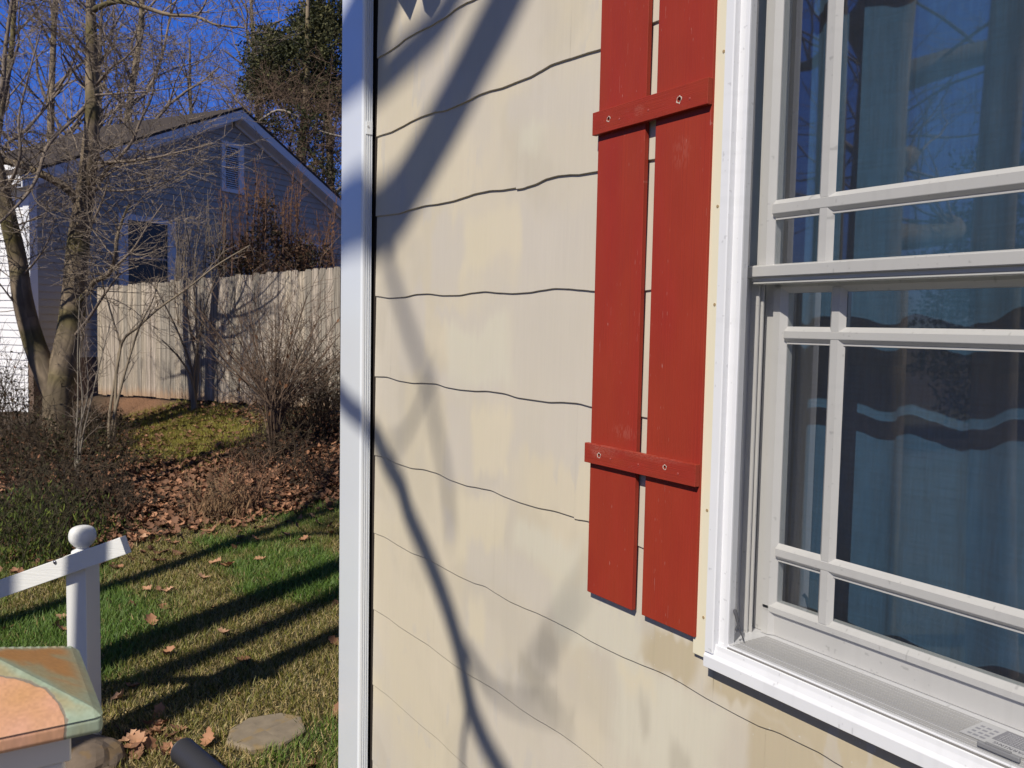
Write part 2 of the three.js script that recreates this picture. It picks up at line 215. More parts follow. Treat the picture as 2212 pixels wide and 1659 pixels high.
{ // red board-and-batten shutter
  const s = sub('shutter', house); tag(s, 'red wooden shutter of two boards and two battens');
  const redTex = (seed, marks) => dataTex(256, 1024, (u, v) => {
    let c = [0.295, 0.032, 0.017]; const f = 0.93 + 0.14 * fbm(u * 5, v * 22, seed); c = [c[0] * f, c[1] * f * (0.9 + 0.25 * noise(u * 3, v * 12, seed + 1)), c[2] * f];
    const scr = noise(u * 70, v * 90, seed + 2) > 0.955 && fbm(u * 3, v * 9, seed + 3) > 0.56; if (scr) c = mix3(c, [0.42, 0.2, 0.17], 0.55);
    for (const [mu, mv, ru, rv, k] of marks) { const d = ((u - mu) / ru) ** 2 + ((v - mv) / rv) ** 2; if (d < 1) c = mix3(c, [0.38, 0.11, 0.08], 0.6 * k * (1 - d) * sstep(0.35, 0.6, noise(u * 60, v * 240, seed + 5))); }
    return c;
  });
  const redMat = (seed, marks) => new THREE.MeshPhysicalMaterial({ map: redTex(seed, marks), roughness: 0.55, specularIntensity: 0.45, bumpMap: woodBump, bumpScale: 0.0005, side: THREE.DoubleSide });
  const boards = [[-1.461, -1.314, -0.572, redMat(81, [[0.45, 0.79, 0.35, 0.02, 1], [0.75, 0.2, 0.3, 0.01, 0.6]])], [-1.284, -1.1375, -0.572, redMat(91, [[0.5, 0.5, 0.2, 0.02, 0.5]])]];
  for (const [x0, x1, y0, m] of boards) { const g = boxG(x0, x1, y0, 1.2, 0.0092, 0.0197, 0.0011); part('board', planarUV(g, 0, 1, 1 / (x1 - x0), 1 / 1.8, x0, y0), m, s); }
  const ev = new Evaluator(), wood = mat(0.33, 0.25, 0.16, 0.85);
  for (const [y0, y1, holes, seed] of [[0.4005, 0.4475, [[-1.414, 0.4255, 0.0045], [-1.209, 0.4225, 0.0055]], 101], [-0.2885, -0.2465, [[-1.417, -0.268, 0.0045], [-1.217, -0.2635, 0.004]], 111]]) {
    const b = sub('batten', s), g = boxG(-1.4675, -1.1365, y0, y1, 0.0199, 0.0313, 0.0011); g.clearGroups();
    let br = new Brush(g); br.updateMatrixWorld();
    for (const [hx, hy, r] of holes) { const cg = new THREE.CylinderGeometry(r, r * 0.7, 0.016, 14); cg.rotateX(Math.PI / 2); const hb = new Brush(cg); hb.position.set(hx, hy, 0.0325); hb.updateMatrixWorld(); br = ev.evaluate(br, hb, SUBTRACTION); br.updateMatrixWorld(); }
    const bg = br.geometry; bg.clearGroups(); planarUV(bg, 1, 0, 1 / 0.047, 1 / 0.6, y0, -1.5);
    const top = seed === 111 ? [[0.85, 0.16, 0.5, 0.1, 1], [0.9, 0.4, 0.3, 0.2, 0.8], [0.55, 0.12, 0.3, 0.03, 1]] : [[0.5, 0.3, 0.3, 0.03, 0.8]];
    part('rail', bg, redMat(seed, top), b);
    for (const [hx, hy, r] of holes) {
      const ring = new THREE.RingGeometry(r * 0.98, r * 1.45, 14, 1), p = ring.attributes.position;
      for (let k = 0; k < p.count; k++) { const a = Math.atan2(p.getY(k), p.getX(k)), q = Math.hypot(p.getX(k), p.getY(k)) > r * 1.2 ? 0.72 + 0.4 * hash(Math.round(a * 3), seed, 5) : 1; p.setXYZ(k, p.getX(k) * q, p.getY(k) * q, 0); }
      ring.translate(hx, hy, 0.0316); part('chipped_rim', ring, mat(0.55, 0.48, 0.4, 0.85), b);
      const plug = new THREE.CylinderGeometry(r * 0.8, r * 0.8, 0.002, 12); plug.rotateX(Math.PI / 2); plug.translate(hx, hy, 0.0265); part('screw', plug, mat(0.12, 0.1, 0.08, 0.5, { metalness: 0.5 }), b);
    }
    for (const q of [0.25, 0.52, 0.87]) { const n = new THREE.SphereGeometry(0.0026, 8, 6); n.scale(1, 1, 0.3); n.translate(lerp(-1.46, -1.14, q), y0 + 0.024 + 0.006 * Math.sin(q * 20), 0.0313); part('nail_head', n, mat(0.33, 0.06, 0.045, 0.5), b); }
  }
}
// ---------------------------------------------------------------- window in the cream house
{
  const w = sub('window', house); tag(w, 'white vinyl double-hung window with narrow border panes');
  const specks = dataTex(512, 512, (u, v) => { const k = 0.94 + 0.07 * fbm(u * 10, v * 10, 491) - 0.22 * (noise(u * 170, v * 170, 492) > 0.93 ? 1 : 0) * (fbm(u * 5, v * 5, 493) > 0.52 ? 1 : 0) - 0.03 * sstep(0.62, 0.8, noise(u * 6, v * 90, 494)) * sstep(0.5, 0.6, fbm(u * 4, v * 4, 495)); return [k, k * 0.995, k * 0.985]; }, false);
  const vinyl = mat(0.735, 0.74, 0.76, 0.35, { map: specks }), cream = mat(0.72, 0.665, 0.50, 0.5), grey = mat(0.69, 0.68, 0.66, 0.4, { map: specks }), groove = mat(0.2, 0.19, 0.18, 0.8), sillM = mat(0.47, 0.465, 0.465, 0.45, { map: specks });
  const XL = -1.0575, XR = -0.27, YB = -0.584, YT = 0.97, mir = (x) => XL + XR - x, mirP = (p) => p.map(([x, z]) => [mir(x), z]).reverse();
  const both = (prof, y0, y1) => [upright(prof, y0, y1), upright(mirP(prof), y0, y1)];
  const bar = (name, geos, m) => geos.forEach((g) => part(name, g, m, w));
  // flange with nails
  bar('nail_flange', [boxG(-1.146, -1.1005, -0.605, 1.1, 0.0096, 0.0135, 0.001), boxG(mir(-1.1005), mir(-1.146), -0.605, 1.1, 0.0096, 0.0135, 0.001)], cream);
  for (const y of [-0.53, -0.33, 0.045, 0.22, 0.49, 0.75]) { const n = new THREE.CylinderGeometry(0.0028, 0.0028, 0.0012, 10); n.rotateX(Math.PI / 2); n.translate(-1.125 + 0.008 * hash(y * 100, 1, 2), y, 0.0138); part('nail', n, mat(0.35, 0.25, 0.13, 0.7), w); }
  // casing: outer lip, inner lip and the return into the jamb
  const cas = [[-1.1, 0.0096], [-1.1, 0.029], [-1.0985, 0.031], [-1.0815, 0.031], [-1.0795, 0.029], [-1.0795, 0.0165], [-1.0675, 0.0155], [-1.0665, 0.0172], [-1.0585, 0.0172], [-1.0575, 0.0162], [-1.0575, 0.0005], [-1.0845, 0.0005], [-1.0845, 0.0096]];
  bar('casing', both(cas.slice().reverse(), -0.582, YT), vinyl);
  const cb = [[-0.6115, 0.0096], [-0.6115, 0.0295], [-0.61, 0.0315], [-0.5905, 0.0315], [-0.5885, 0.0305], [-0.5835, 0.0275], [-0.574, 0.0245], [-0.5665, 0.0235], [-0.5655, 0.0215], [-0.566, 0.0205], [-0.5715, 0.0195], [-0.5715, 0.017], [-0.5625, 0.0165], [-0.5605, 0.015], [-0.5585, -0.10], [-0.5585, -0.13], [-0.595, -0.13], [-0.595, 0.0096]];
  bar('sill_casing', [level(cb.slice().reverse(), -1.1005, mir(-1.1005))], vinyl);
  bar('head_casing', [boxG(-1.1, mir(-1.1), YT, YT + 0.04, -0.13, 0.03)], vinyl);
  bar('sill_joint', [boxG(-1.056, mir(-1.056), -0.5712, -0.564, 0.0172, 0.0194)], groove);
  for (let k = 0; k < 16; k++) part('sill_rib', boxG(-1.05, mir(-1.05), -0.5607, -0.5584 + 0.0004 * (k & 1) - 0.0012 * (k < 3 ? 1 : 0), 0.008 - k * 0.0055, 0.0112 - k * 0.0055), sillM, w);
  // jamb tracks
  const fin = (x1, z0, z1) => [[-1.0985, z0], [-1.0985, z1], [x1, z1], [x1, z0]];
  bar('jamb', [boxG(-1.1055, -1.0990, -0.562, YT, -0.138, 0.0), boxG(mir(-1.0990), mir(-1.1055), -0.562, YT, -0.138, 0.0)], grey);
  for (const [x1, z0, z1, y1] of [[-1.0845, -0.034, -0.0295, YT], [-1.0800, -0.0595, -0.0565, 0.088], [-1.0775, -0.0685, -0.0655, 0.088]]) bar('track', both(fin(x1, z0, z1).reverse(), -0.562, y1), grey);
  // sashes: stiles, rails, muntins, panes
  function sash(name, z, yb, yt, bottomH, munts, out, xl = -1.042) {
    const q = (n, g, m = grey) => part(n, g, m, w), xr = mir(xl), f = z + 0.010;
    const st = [[xl - out, z - 0.014], [xl - out, z + 0.002], [xl - 0.026, z + 0.002], [xl - 0.026, f], [xl - 0.011, f], [xl, z + 0.0015], [xl, z - 0.014]];
    for (const g of both(st.slice().reverse(), yb, yt)) q('stile', g);
    const rb = [[yb, z - 0.014], [yb, z + 0.003], [yb + 0.05 * bottomH, z + 0.0035], [yb + 0.052 * bottomH, f], [yb + 0.064 * bottomH, f], [yb + 0.075 * bottomH, z + 0.0015], [yb + 0.075 * bottomH, z - 0.014]];
    q('bottom_rail', level(rb.slice().reverse(), xl - 0.0245, xr + 0.0245));
    q('top_rail', level([[yt, z - 0.014], [yt - 0.05, z - 0.014], [yt - 0.05, z + 0.0015], [yt - 0.04, f], [yt, f]], xl - 0.0245, xr + 0.0245));
    const mv = (x0, x1) => [[x0, z + 0.0012], [x0 + 0.0085, f], [x1 - 0.0085, f], [x1, z + 0.0012]];
    const y0 = yb + 0.075 * bottomH, y1 = yt - 0.05, xa = -0.952, xb = -0.9205, cols = [[xl, xa], [xb, mir(xb)], [mir(xa), xr]], rows = [];
    let lo = y0; for (const [a, b] of munts) { rows.push([lo, a]); lo = b; } rows.push([lo, y1]);
    for (const [a, b] of rows) for (const [x0, x1] of [[xa, xb], [mir(xb), mir(xa)]]) q('muntin', upright(mv(x0, x1).reverse(), a - 0.007, b + 0.007));
    for (const [a, b] of munts) q('muntin', level([[a, z + 0.0012], [a + 0.0075, f + 0.0004], [a + 0.0085, f + 0.0008], [b - 0.0085, f + 0.0008], [b, z + 0.0012]].reverse(), xl, xr));
    for (const [a, b] of munts) q('muntin_bead', boxG(xl + 0.002, xr - 0.002, a - 0.0028, a - 0.0002, z + 0.0008, z + 0.004));
    for (const [x0, x1] of cols) for (const [a, b] of rows) { const g = new THREE.PlaneGeometry(x1 - x0 - 0.0006, b - a - 0.0006); g.translate((x0 + x1) / 2, (a + b) / 2, z); q('pane', g, glass); }
  }
  const glass = new THREE.MeshPhysicalMaterial({ color: col(0.93, 0.96, 0.97), roughness: 0.02, transmission: 1, thickness: 0, ior: 2.9, side: THREE.DoubleSide });
  sash('upper', -0.05, 0.086, 0.955, 0.41, [[0.196, 0.228], [0.79, 0.822]], 0.0375);
  sash('lower', -0.092, -0.5575, 0.118, 0.83, [[-0.416, -0.386], [-0.0205, 0.008]], 0.051);
  // meeting rail with its lip
  part('meeting_rail', level([[0.0938, -0.0385], [0.0938, -0.0295], [0.0953, -0.028], [0.112, -0.028], [0.1135, -0.0295], [0.1155, -0.0385]], -1.0975, mir(-1.0975)), grey, w);
  part('meeting_lip', level([[0.082, -0.063], [0.082, -0.0385], [0.083, -0.0372], [0.0856, -0.0372], [0.0856, -0.0385], [0.0868, -0.0385], [0.0868, -0.036], [0.0935, -0.036], [0.0935, -0.063]].reverse(), -1.0785, mir(-1.0785)), mat(0.72, 0.71, 0.66, 0.4), w);
  // insect screen: fine grey mesh in front of both sashes
  const sg = new THREE.PlaneGeometry(XR - XL - 0.004, YT + 0.566); sg.translate((XL + XR) / 2, (YT - 0.566) / 2, 0.0159);
  const mesh = dataTex(256, 256, (u, v) => { const k = 0.8 + 0.35 * noise(u * 128, v * 6, 121) * noise(u * 5, v * 128, 122); return [0.05 * k, 0.053 * k, 0.056 * k]; });
  planarUV(sg, 0, 1, 2, 2);
  part('insect_screen', sg, new THREE.MeshStandardMaterial({ map: mesh, roughness: 0.8, transparent: true, opacity: 0.23, side: THREE.DoubleSide }), w);
  // warning sticker on the sill, read from inside, and the screen's latch tab
  const cv = document.createElement('canvas'); cv.width = 512; cv.height = 320; const cx = cv.getContext('2d');
  cx.fillStyle = '#c9c9cb'; cx.fillRect(0, 0, 512, 320); cx.fillStyle = '#8d8d94'; cx.fillRect(0, 100, 330, 220); cx.fillStyle = '#c4c4c7'; cx.fillRect(12, 16, 310, 80);
  cx.fillStyle = '#6d6d75'; cx.font = 'bold 52px sans-serif'; cx.fillText('▲WARNING', 18, 76); cx.fillStyle = '#c9c9cb'; for (let k = 0; k < 7; k++) for (let j = 0; j < 14; j++) cx.fillRect(18 + j * 21, 122 + k * 27, 8 + 10 * hash(k, j, 7), 7);
  cx.fillStyle = '#9a9aa2'; for (let k = 0; k < 4; k++) for (let j = 0; j < 3; j++) cx.fillRect(350 + j * 50, 40 + k * 60, 28 + 14 * hash(k, j, 8), 30);
  const ct = new THREE.CanvasTexture(cv); ct.colorSpace = THREE.SRGBColorSpace;
  const lg = new THREE.PlaneGeometry(0.098, 0.062); lg.rotateX(-Math.PI / 2); lg.rotateY(Math.PI); const lab = part('warning_sticker', lg, new THREE.MeshStandardMaterial({ map: ct, roughness: 0.6, side: THREE.DoubleSide }), w); lab.position.set(-0.600, -0.5574, -0.041);
  part('latch_tab', merge([boxG(-0.612, -0.556, -0.5565, -0.549, 0.006, 0.0125, 0.002), boxG(-0.602, -0.568, -0.549, -0.5475, 0.007, 0.012)]), mat(0.3, 0.3, 0.31, 0.6), w);
  // torn strip of weatherstrip hanging in the track
  const tr = new Acc(), p0 = V3(-1.058, -0.50, 0.002); tr.tube([p0, V3(-1.052, -0.506, 0.004), V3(-1.047, -0.523, 0.003), V3(-1.044, -0.536, 0), V3(-1.040, -0.552, -0.006)], [0.004, 0.0034, 0.002, 0.0016, 0.0008], 5, [0.10, 0.10, 0.11]); tr.tube([V3(-1.047, -0.523, 0.003), V3(-1.05, -0.533, 0.005), V3(-1.047, -0.536, 0.005)], [0.002, 0.002, 0.001], 5, [0.1, 0.1, 0.11]);
  part('torn_weatherstrip', tr.geo(), mat(1, 1, 1, 0.9, { vertexColors: true }), w);
}
{ // curtain hanging in folds behind the panes; rails and muntins throw their shadows on it
  const tbl = [-1.4, 0.006, -1.061, 0.012, -1.042, -0.012, -1.03, -0.009, -1.019, 0, -0.99, 0.006, -0.952, 0.004, -0.914, 0, -0.879, -0.007, -0.855, -0.008, -0.839, 0.002, -0.814, 0.008, -0.782, 0.002, -0.755, -0.009, -0.743, -0.013, -0.718, -0.005, -0.649, 0.016, -0.6, 0.02, -0.54, 0.0, -0.48, -0.01, -0.43, 0.01, -0.35, 0.016, -0.2, 0];
  const wv = (x) => { for (let i = 0; i + 3 < tbl.length; i += 2) if (x <= tbl[i + 2]) { const t = (x - tbl[i]) / (tbl[i + 2] - tbl[i]); return lerp(tbl[i + 1], tbl[i + 3], t * t * (3 - 2 * t)); } return 0; };
  const X0 = -1.75, X1 = 0.25, Y0 = -0.85, Y1 = 1.2;
  const tex = dataTex(1024, 1024, (u, v) => { const x = lerp(X0, X1, u), y = lerp(Y0, Y1, v), th = 0.80 + 0.28 * noise(x * 420, y * 26, 131) + 0.22 * noise(x * 22, y * 420, 132), sl = 0.85 + 0.3 * fbm(x * 8, y * 3, 133); return [0.040 * th * sl, 0.115 * th * sl, 0.205 * th * sl]; });
  const g = new THREE.PlaneGeometry(X1 - X0, Y1 - Y0, 260, 2), p = g.attributes.position;
  for (let k = 0; k < p.count; k++) { const x = p.getX(k) + (X0 + X1) / 2; p.setZ(k, 1.0 * wv(x / 1.08) + 0.002 * Math.sin(x * 61)); } g.computeVertexNormals();
  const c = part('curtain', g, new THREE.MeshStandardMaterial({ map: tex, roughness: 0.95, side: THREE.DoubleSide }), scene); c.position.set((X0 + X1) / 2, (Y0 + Y1) / 2, -0.235);
  tag(c, 'dark blue woven curtain hanging in soft folds behind the window panes', 'curtain');
}

// ---------------------------------------------------------------- grey house next door
const nb = thing('neighbour_house', 'blue-grey lap-sided house with a gable vent behind the wooden fence', 'house', [-15.717, 0, 0.084], 119.5 * Math.PI / 180);
{
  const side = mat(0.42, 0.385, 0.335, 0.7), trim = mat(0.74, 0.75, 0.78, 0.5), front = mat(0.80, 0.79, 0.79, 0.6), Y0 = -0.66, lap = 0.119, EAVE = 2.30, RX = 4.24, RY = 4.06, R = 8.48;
  const lim = (y) => y < EAVE ? [0.1, R - 0.1] : [0.1 + (y - EAVE) / (RY - EAVE) * (RX - 0.1), R - 0.1 - (y - EAVE) / (RY - EAVE) * (RX - 0.1)];
  for (let y = Y0; y < RY - 0.05; y += lap) {
    const y1 = Math.min(y + lap + 0.01, RY - 0.01), [a, b] = lim(y), [c, d] = lim(Math.min(y1, RY - 0.02)), g = new THREE.BufferGeometry();
    g.setAttribute('position', new THREE.Float32BufferAttribute([a, y, 0.0262, b, y, 0.0262, d, y1, 0.002, c, y1, 0.002, a, y, 0, b, y, 0], 3)); g.setAttribute('uv', new THREE.Float32BufferAttribute(new Array(12).fill(0), 2)); g.setIndex([0, 1, 2, 0, 2, 3, 4, 5, 1, 4, 1, 0]);
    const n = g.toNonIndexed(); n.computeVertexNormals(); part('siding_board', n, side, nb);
  }
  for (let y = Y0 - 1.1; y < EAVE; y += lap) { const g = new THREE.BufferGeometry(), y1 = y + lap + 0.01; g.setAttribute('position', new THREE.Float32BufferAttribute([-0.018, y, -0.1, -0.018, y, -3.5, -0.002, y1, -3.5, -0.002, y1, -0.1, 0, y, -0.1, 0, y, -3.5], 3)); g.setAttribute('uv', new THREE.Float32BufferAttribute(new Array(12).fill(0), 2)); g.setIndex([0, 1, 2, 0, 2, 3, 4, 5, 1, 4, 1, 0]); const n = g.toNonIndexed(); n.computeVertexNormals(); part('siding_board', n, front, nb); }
  const core = new THREE.Shape([[0.01, -2.2], [R - 0.01, -2.2], [R - 0.01, EAVE], [RX, RY], [0.01, EAVE]].map((q) => new THREE.Vector2(...q)));
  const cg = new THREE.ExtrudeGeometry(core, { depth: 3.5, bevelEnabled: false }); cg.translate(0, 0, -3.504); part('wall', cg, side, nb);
  part('foundation', boxG(0.0, R, -2.2, Y0 - 0.002, -1, 0.018), mat(0.16, 0.11, 0.08, 0.9), nb);
  part('corner_board', merge([boxG(-0.03, 0.1, Y0, EAVE, 0.001, 0.03), boxG(-0.0305, 0.001, Y0, EAVE, -0.12, 0.029)]), trim, nb);
  // roof: two slopes with overhang, rake boards
  const roofM = mat(0.045, 0.033, 0.026, 0.95), m = 0.44;
  const slope = (sx, x0, x1, up, th, z0, z1, mm) => { const f = (x) => 4.20 - m * Math.abs(x - RX) + up, s = new THREE.Shape([[x0, f(x0)], [x1, f(x1)], [x1, f(x1) - th], [x0, f(x0) - th]].map((q) => new THREE.Vector2(...q))), g = new THREE.ExtrudeGeometry(s, { depth: z1 - z0, bevelEnabled: false }); g.translate(0, 0, z0); return g; };
  part('roof', merge([slope(-1, -0.32, RX, 0, 0.05, -3.7, 0.30), slope(1, RX, R + 0.32, 0, 0.05, -3.7, 0.30)]), roofM, nb);
  part('rake_board', slope(-1, -0.30, RX, -0.053, 0.17, 0.265, 0.292), trim, nb); part('rake_board', slope(1, RX, R + 0.30, -0.053, 0.17, 0.265, 0.292), trim, nb);
  part('rake_trim', slope(1, RX + 0.05, R + 0.2, -0.20, 0.10, 0.0265, 0.06), trim, nb); part('rake_trim', slope(-1, 0, RX - 0.05, -0.20, 0.10, 0.0265, 0.06), trim, nb);
  part('soffit', merge([slope(-1, -0.28, RX, -0.225, 0.01, 0.061, 0.264), slope(1, RX, R + 0.28, -0.225, 0.01, 0.061, 0.264)]), trim, nb);
  part('fascia', boxG(-0.32, -0.03, 2.02, 2.16, -3.6, 0.26), front, nb);
  // gable vent
  const v = sub('gable_vent', nb);
  part('vent_frame', merge([boxG(3.93, 4.03, 2.54, 3.52, 0.01, 0.06), boxG(4.375, 4.52, 2.54, 3.52, 0.01, 0.06), boxG(4.03, 4.375, 3.43, 3.52, 0.01, 0.0595), boxG(4.03, 4.375, 2.54, 2.62, 0.01, 0.0595)]), trim, v);
  part('vent_back', boxG(4.03, 4.375, 2.62, 3.43, 0.0263, 0.029), mat(0.02, 0.02, 0.025, 0.9), v);
  for (let k = 0; k < 19; k++) { const g = boxG(4.032, 4.373, -0.016, 0.016, -0.003, 0.003); g.rotateX(-0.75); g.translate(0, 2.645 + k * 0.0415, 0.045); part('slat', g, trim, v); }
  for (const [x0, x1, y0, y1] of [[1.58, 2.80, 0.35, 1.83], [5.88, 6.92, 0.35, 1.82]]) {
    const n = sub('window', nb);
    part('window_frame', merge([boxG(x0, x0 + 0.18, y0, y1, 0.0265, 0.06), boxG(x1 - 0.18, x1, y0, y1, 0.0265, 0.06), boxG(x0 + 0.18, x1 - 0.18, y1 - 0.1, y1, 0.0265, 0.0595), boxG(x0 + 0.18, x1 - 0.18, y0, y0 + 0.1, 0.0265, 0.0595)]), trim, n);
    part('pane', boxG(x0 + 0.18, x1 - 0.18, y0 + 0.1, y1 - 0.1, 0.0262, 0.031), mat(0.012, 0.013, 0.015, 0.25), n);
    part('sash_rail', boxG(x0 + 0.18, x1 - 0.18, (y0 + y1) / 2 - 0.02, (y0 + y1) / 2 + 0.02, 0.0265, 0.042), mat(0.25, 0.25, 0.27, 0.5), n);
  }
  const bs = sub('shutter', nb), blue = mat(0.17, 0.33, 0.45, 0.5); part('stile', boxG(-0.05, -0.019, 0.28, 1.48, -0.86, -0.79), blue, bs); part('stile', boxG(-0.05, -0.019, 0.28, 1.48, -1.25, -1.18), blue, bs);
  for (let k = 0; k < 24; k++) { const g = boxG(-0.003, 0.003, -0.02, 0.02, -1.18, -0.86); g.rotateZ(0.5); g.translate(-0.032, 0.33 + k * 0.0475, 0); part('louvre', g, blue, bs); }
}

// ---------------------------------------------------------------- wooden fence
{
  const f = thing('wooden_fence', 'weathered grey dog-ear picket fence in front of the grey house', 'fence', [FA.x, 0, FA.z], Math.atan2(-FD.z, FD.x));
  const tex = [0, 1, 2].map((s) => dataTex(64, 512, (u, v) => { const g = noise(u * 22, v * 5, 141 + s) * 0.5 + noise(u * 60, v * 9, 151 + s) * 0.5, k = 0.18 + 1.55 * g * (0.75 + 0.5 * noise(u * 6, v * 2, 171 + s)); let c = [[0.42, 0.355, 0.285], [0.32, 0.28, 0.225], [0.48, 0.405, 0.31]][s].map((q) => q * k); c = mix3(c, [0.13, 0.11, 0.09], 0.55 * sstep(0.58, 0.75, noise(u * 9, v * 7, 161 + s))); c = mix3(c, [0.40, 0.235, 0.12], 0.6 * (1 - sstep(0.02, 0.13, v + 0.05 * noise(u * 8, 3, s)))); return c; }));
  const mats = tex.map((t) => new THREE.MeshStandardMaterial({ map: t, roughness: 0.9, bumpMap: woodBump, bumpScale: 0.002, side: THREE.DoubleSide }));
  const geos = [0.0, 0.012, -0.01].map((j) => { const h = 1.79 + j, s = new THREE.Shape([[0, 0], [0.133, 0], [0.133, h - 0.035], [0.106, h], [0.029, h], [0, h - 0.03]].map((q) => new THREE.Vector2(...q))), g = new THREE.ExtrudeGeometry(s, { depth: 0.016, bevelEnabled: false }); return planarUV(g, 0, 1, 1 / 0.133, 1 / 1.8); });
  for (let k = 0; k < 49; k++) { const s = k * 0.1385, m = part('picket', geos[(k * 7) % 3], mats[Math.floor(hash(k, 1, 3) * 3)], f); m.position.set(s, fenceFoot(s) + 0.03 * (hash(k, 2, 5) - 0.5), 0.012 * hash(k, 3, 6)); m.rotation.z = 0.012 * (hash(k, 4, 7) - 0.5); m.rotation.y = 0.05 * (hash(k, 5, 8) - 0.5); }
  for (const y of [0.3, 0.95, 1.55]) { const g = boxG(0, 6.78, y - 0.04, y + 0.04, -0.045, -0.008); const p = g.attributes.position; for (let k = 0; k < p.count; k++) p.setY(k, p.getY(k) + fenceFoot(p.getX(k))); part('fence_rail', g, mats[1], f); }
  for (const s of [0.1, 2.5, 4.9, 6.7]) part('fence_post', boxG(s - 0.045, s + 0.045, fenceFoot(s) - 0.4, fenceFoot(s) + 1.7, -0.14, -0.046), mats[1], f);
}
// ---------------------------------------------------------------- trees
const barkTex = dataTex(256, 256, (u, v) => { const k = 0.45 + 0.9 * noise(u * 16, v * 5, 171) * (0.5 + 0.5 * noise(u * 40, v * 24, 172)); return [k, k, k]; }, false);
const barkMat = new THREE.MeshStandardMaterial({ vertexColors: true, map: barkTex, bumpMap: barkTex, bumpScale: 0.006, roughness: 0.9, side: THREE.DoubleSide });
const twigMat = new THREE.MeshStandardMaterial({ vertexColors: true, roughness: 0.85, side: THREE.DoubleSide });
const leafMat = new THREE.MeshPhysicalMaterial({ vertexColors: true, roughness: 0.85, specularIntensity: 0.5, transmission: 0.3, thickness: 0, side: THREE.DoubleSide });
const BARK = [0.25, 0.19, 0.125], TWIG = [0.20, 0.155, 0.12], MOSS = [0.13, 0.11, 0.025];
const barkAt = (seed) => (p) => { const m = sstep(0.5, 0.68, fbm(p.x * 7 + p.z * 5, p.y * 4, seed)), q = 0.75 + 0.5 * noise(p.x * 30 + p.z * 20, p.y * 14, seed + 1); return mix3([BARK[0] * q, BARK[1] * q, BARK[2] * q], MOSS, m * 0.75); };
// smooth path through a few points
function path(pts, n) { const c = new THREE.CatmullRomCurve3(pts, false, 'centripetal'); return c.getPoints(n); }
function limb(acc, pts, r0, r1, sides, cf, seg) {
  const P = path(pts, seg ?? Math.max(4, pts.length * 4)), rs = P.map((p, k) => lerp(r0, r1, Math.pow(k / (P.length - 1), 0.85)));
  acc.tube(P, rs, sides, TWIG, cf); return { P, rs };
}
function grow(acc, p, d, len, r, lvl, R, o) {
  const n = Math.max(3, Math.min(9, Math.round(len / o.step))), pts = [p.clone()], rs = [r], q = p.clone(), v = d.clone(), s = len / n, kids = [], rEnd = lvl ? r * 0.35 : r * 0.45;
  for (let k = 1; k <= n; k++) {
    v.x += (R() - 0.5) * o.curl; v.y += (R() - 0.5) * o.curl + o.up * s; v.z += (R() - 0.5) * o.curl; v.normalize();
    q.addScaledVector(v, s); pts.push(q.clone()); rs.push(lerp(r, rEnd, k / n)); kids.push([q.clone(), v.clone(), rs[k]]);
  }
  acc.tube(pts, rs, r > 0.05 ? 8 : r > 0.012 ? 5 : 3, o.color(r, R));
  if (!lvl) return;
  const m = o.kids[lvl];
  for (let k = 0; k < m; k++) {
    const t = 0.18 + 0.82 * (k + R()) / m, [kp, kv, kr] = kids[Math.min(kids.length - 1, Math.floor(t * kids.length))], az = R() * 6.283, w = V3(Math.cos(az), R() * 0.8 - 0.2, Math.sin(az));
    w.addScaledVector(kv, -w.dot(kv)).normalize(); const a = lerp(o.a0, o.a1, R()), nd = kv.clone().multiplyScalar(Math.cos(a)).addScaledVector(w, Math.sin(a)).normalize();
    grow(acc, kp, nd, len * lerp(o.l0, o.l1, R()) * (1 - 0.35 * t), Math.max(o.rMin, Math.min(kr * 0.62, r * 0.5)), lvl - 1, R, o);
  }
}
const twigColor = (r, R) => { const k = 0.7 + 0.6 * R(); return [TWIG[0] * k, TWIG[1] * k, TWIG[2] * k]; };
const OPT = { step: 0.13, curl: 0.52, up: 0.10, kids: [0, 5, 5, 5, 6], a0: 0.5, a1: 1.05, l0: 0.42, l1: 0.72, rMin: 0.0032, color: twigColor };

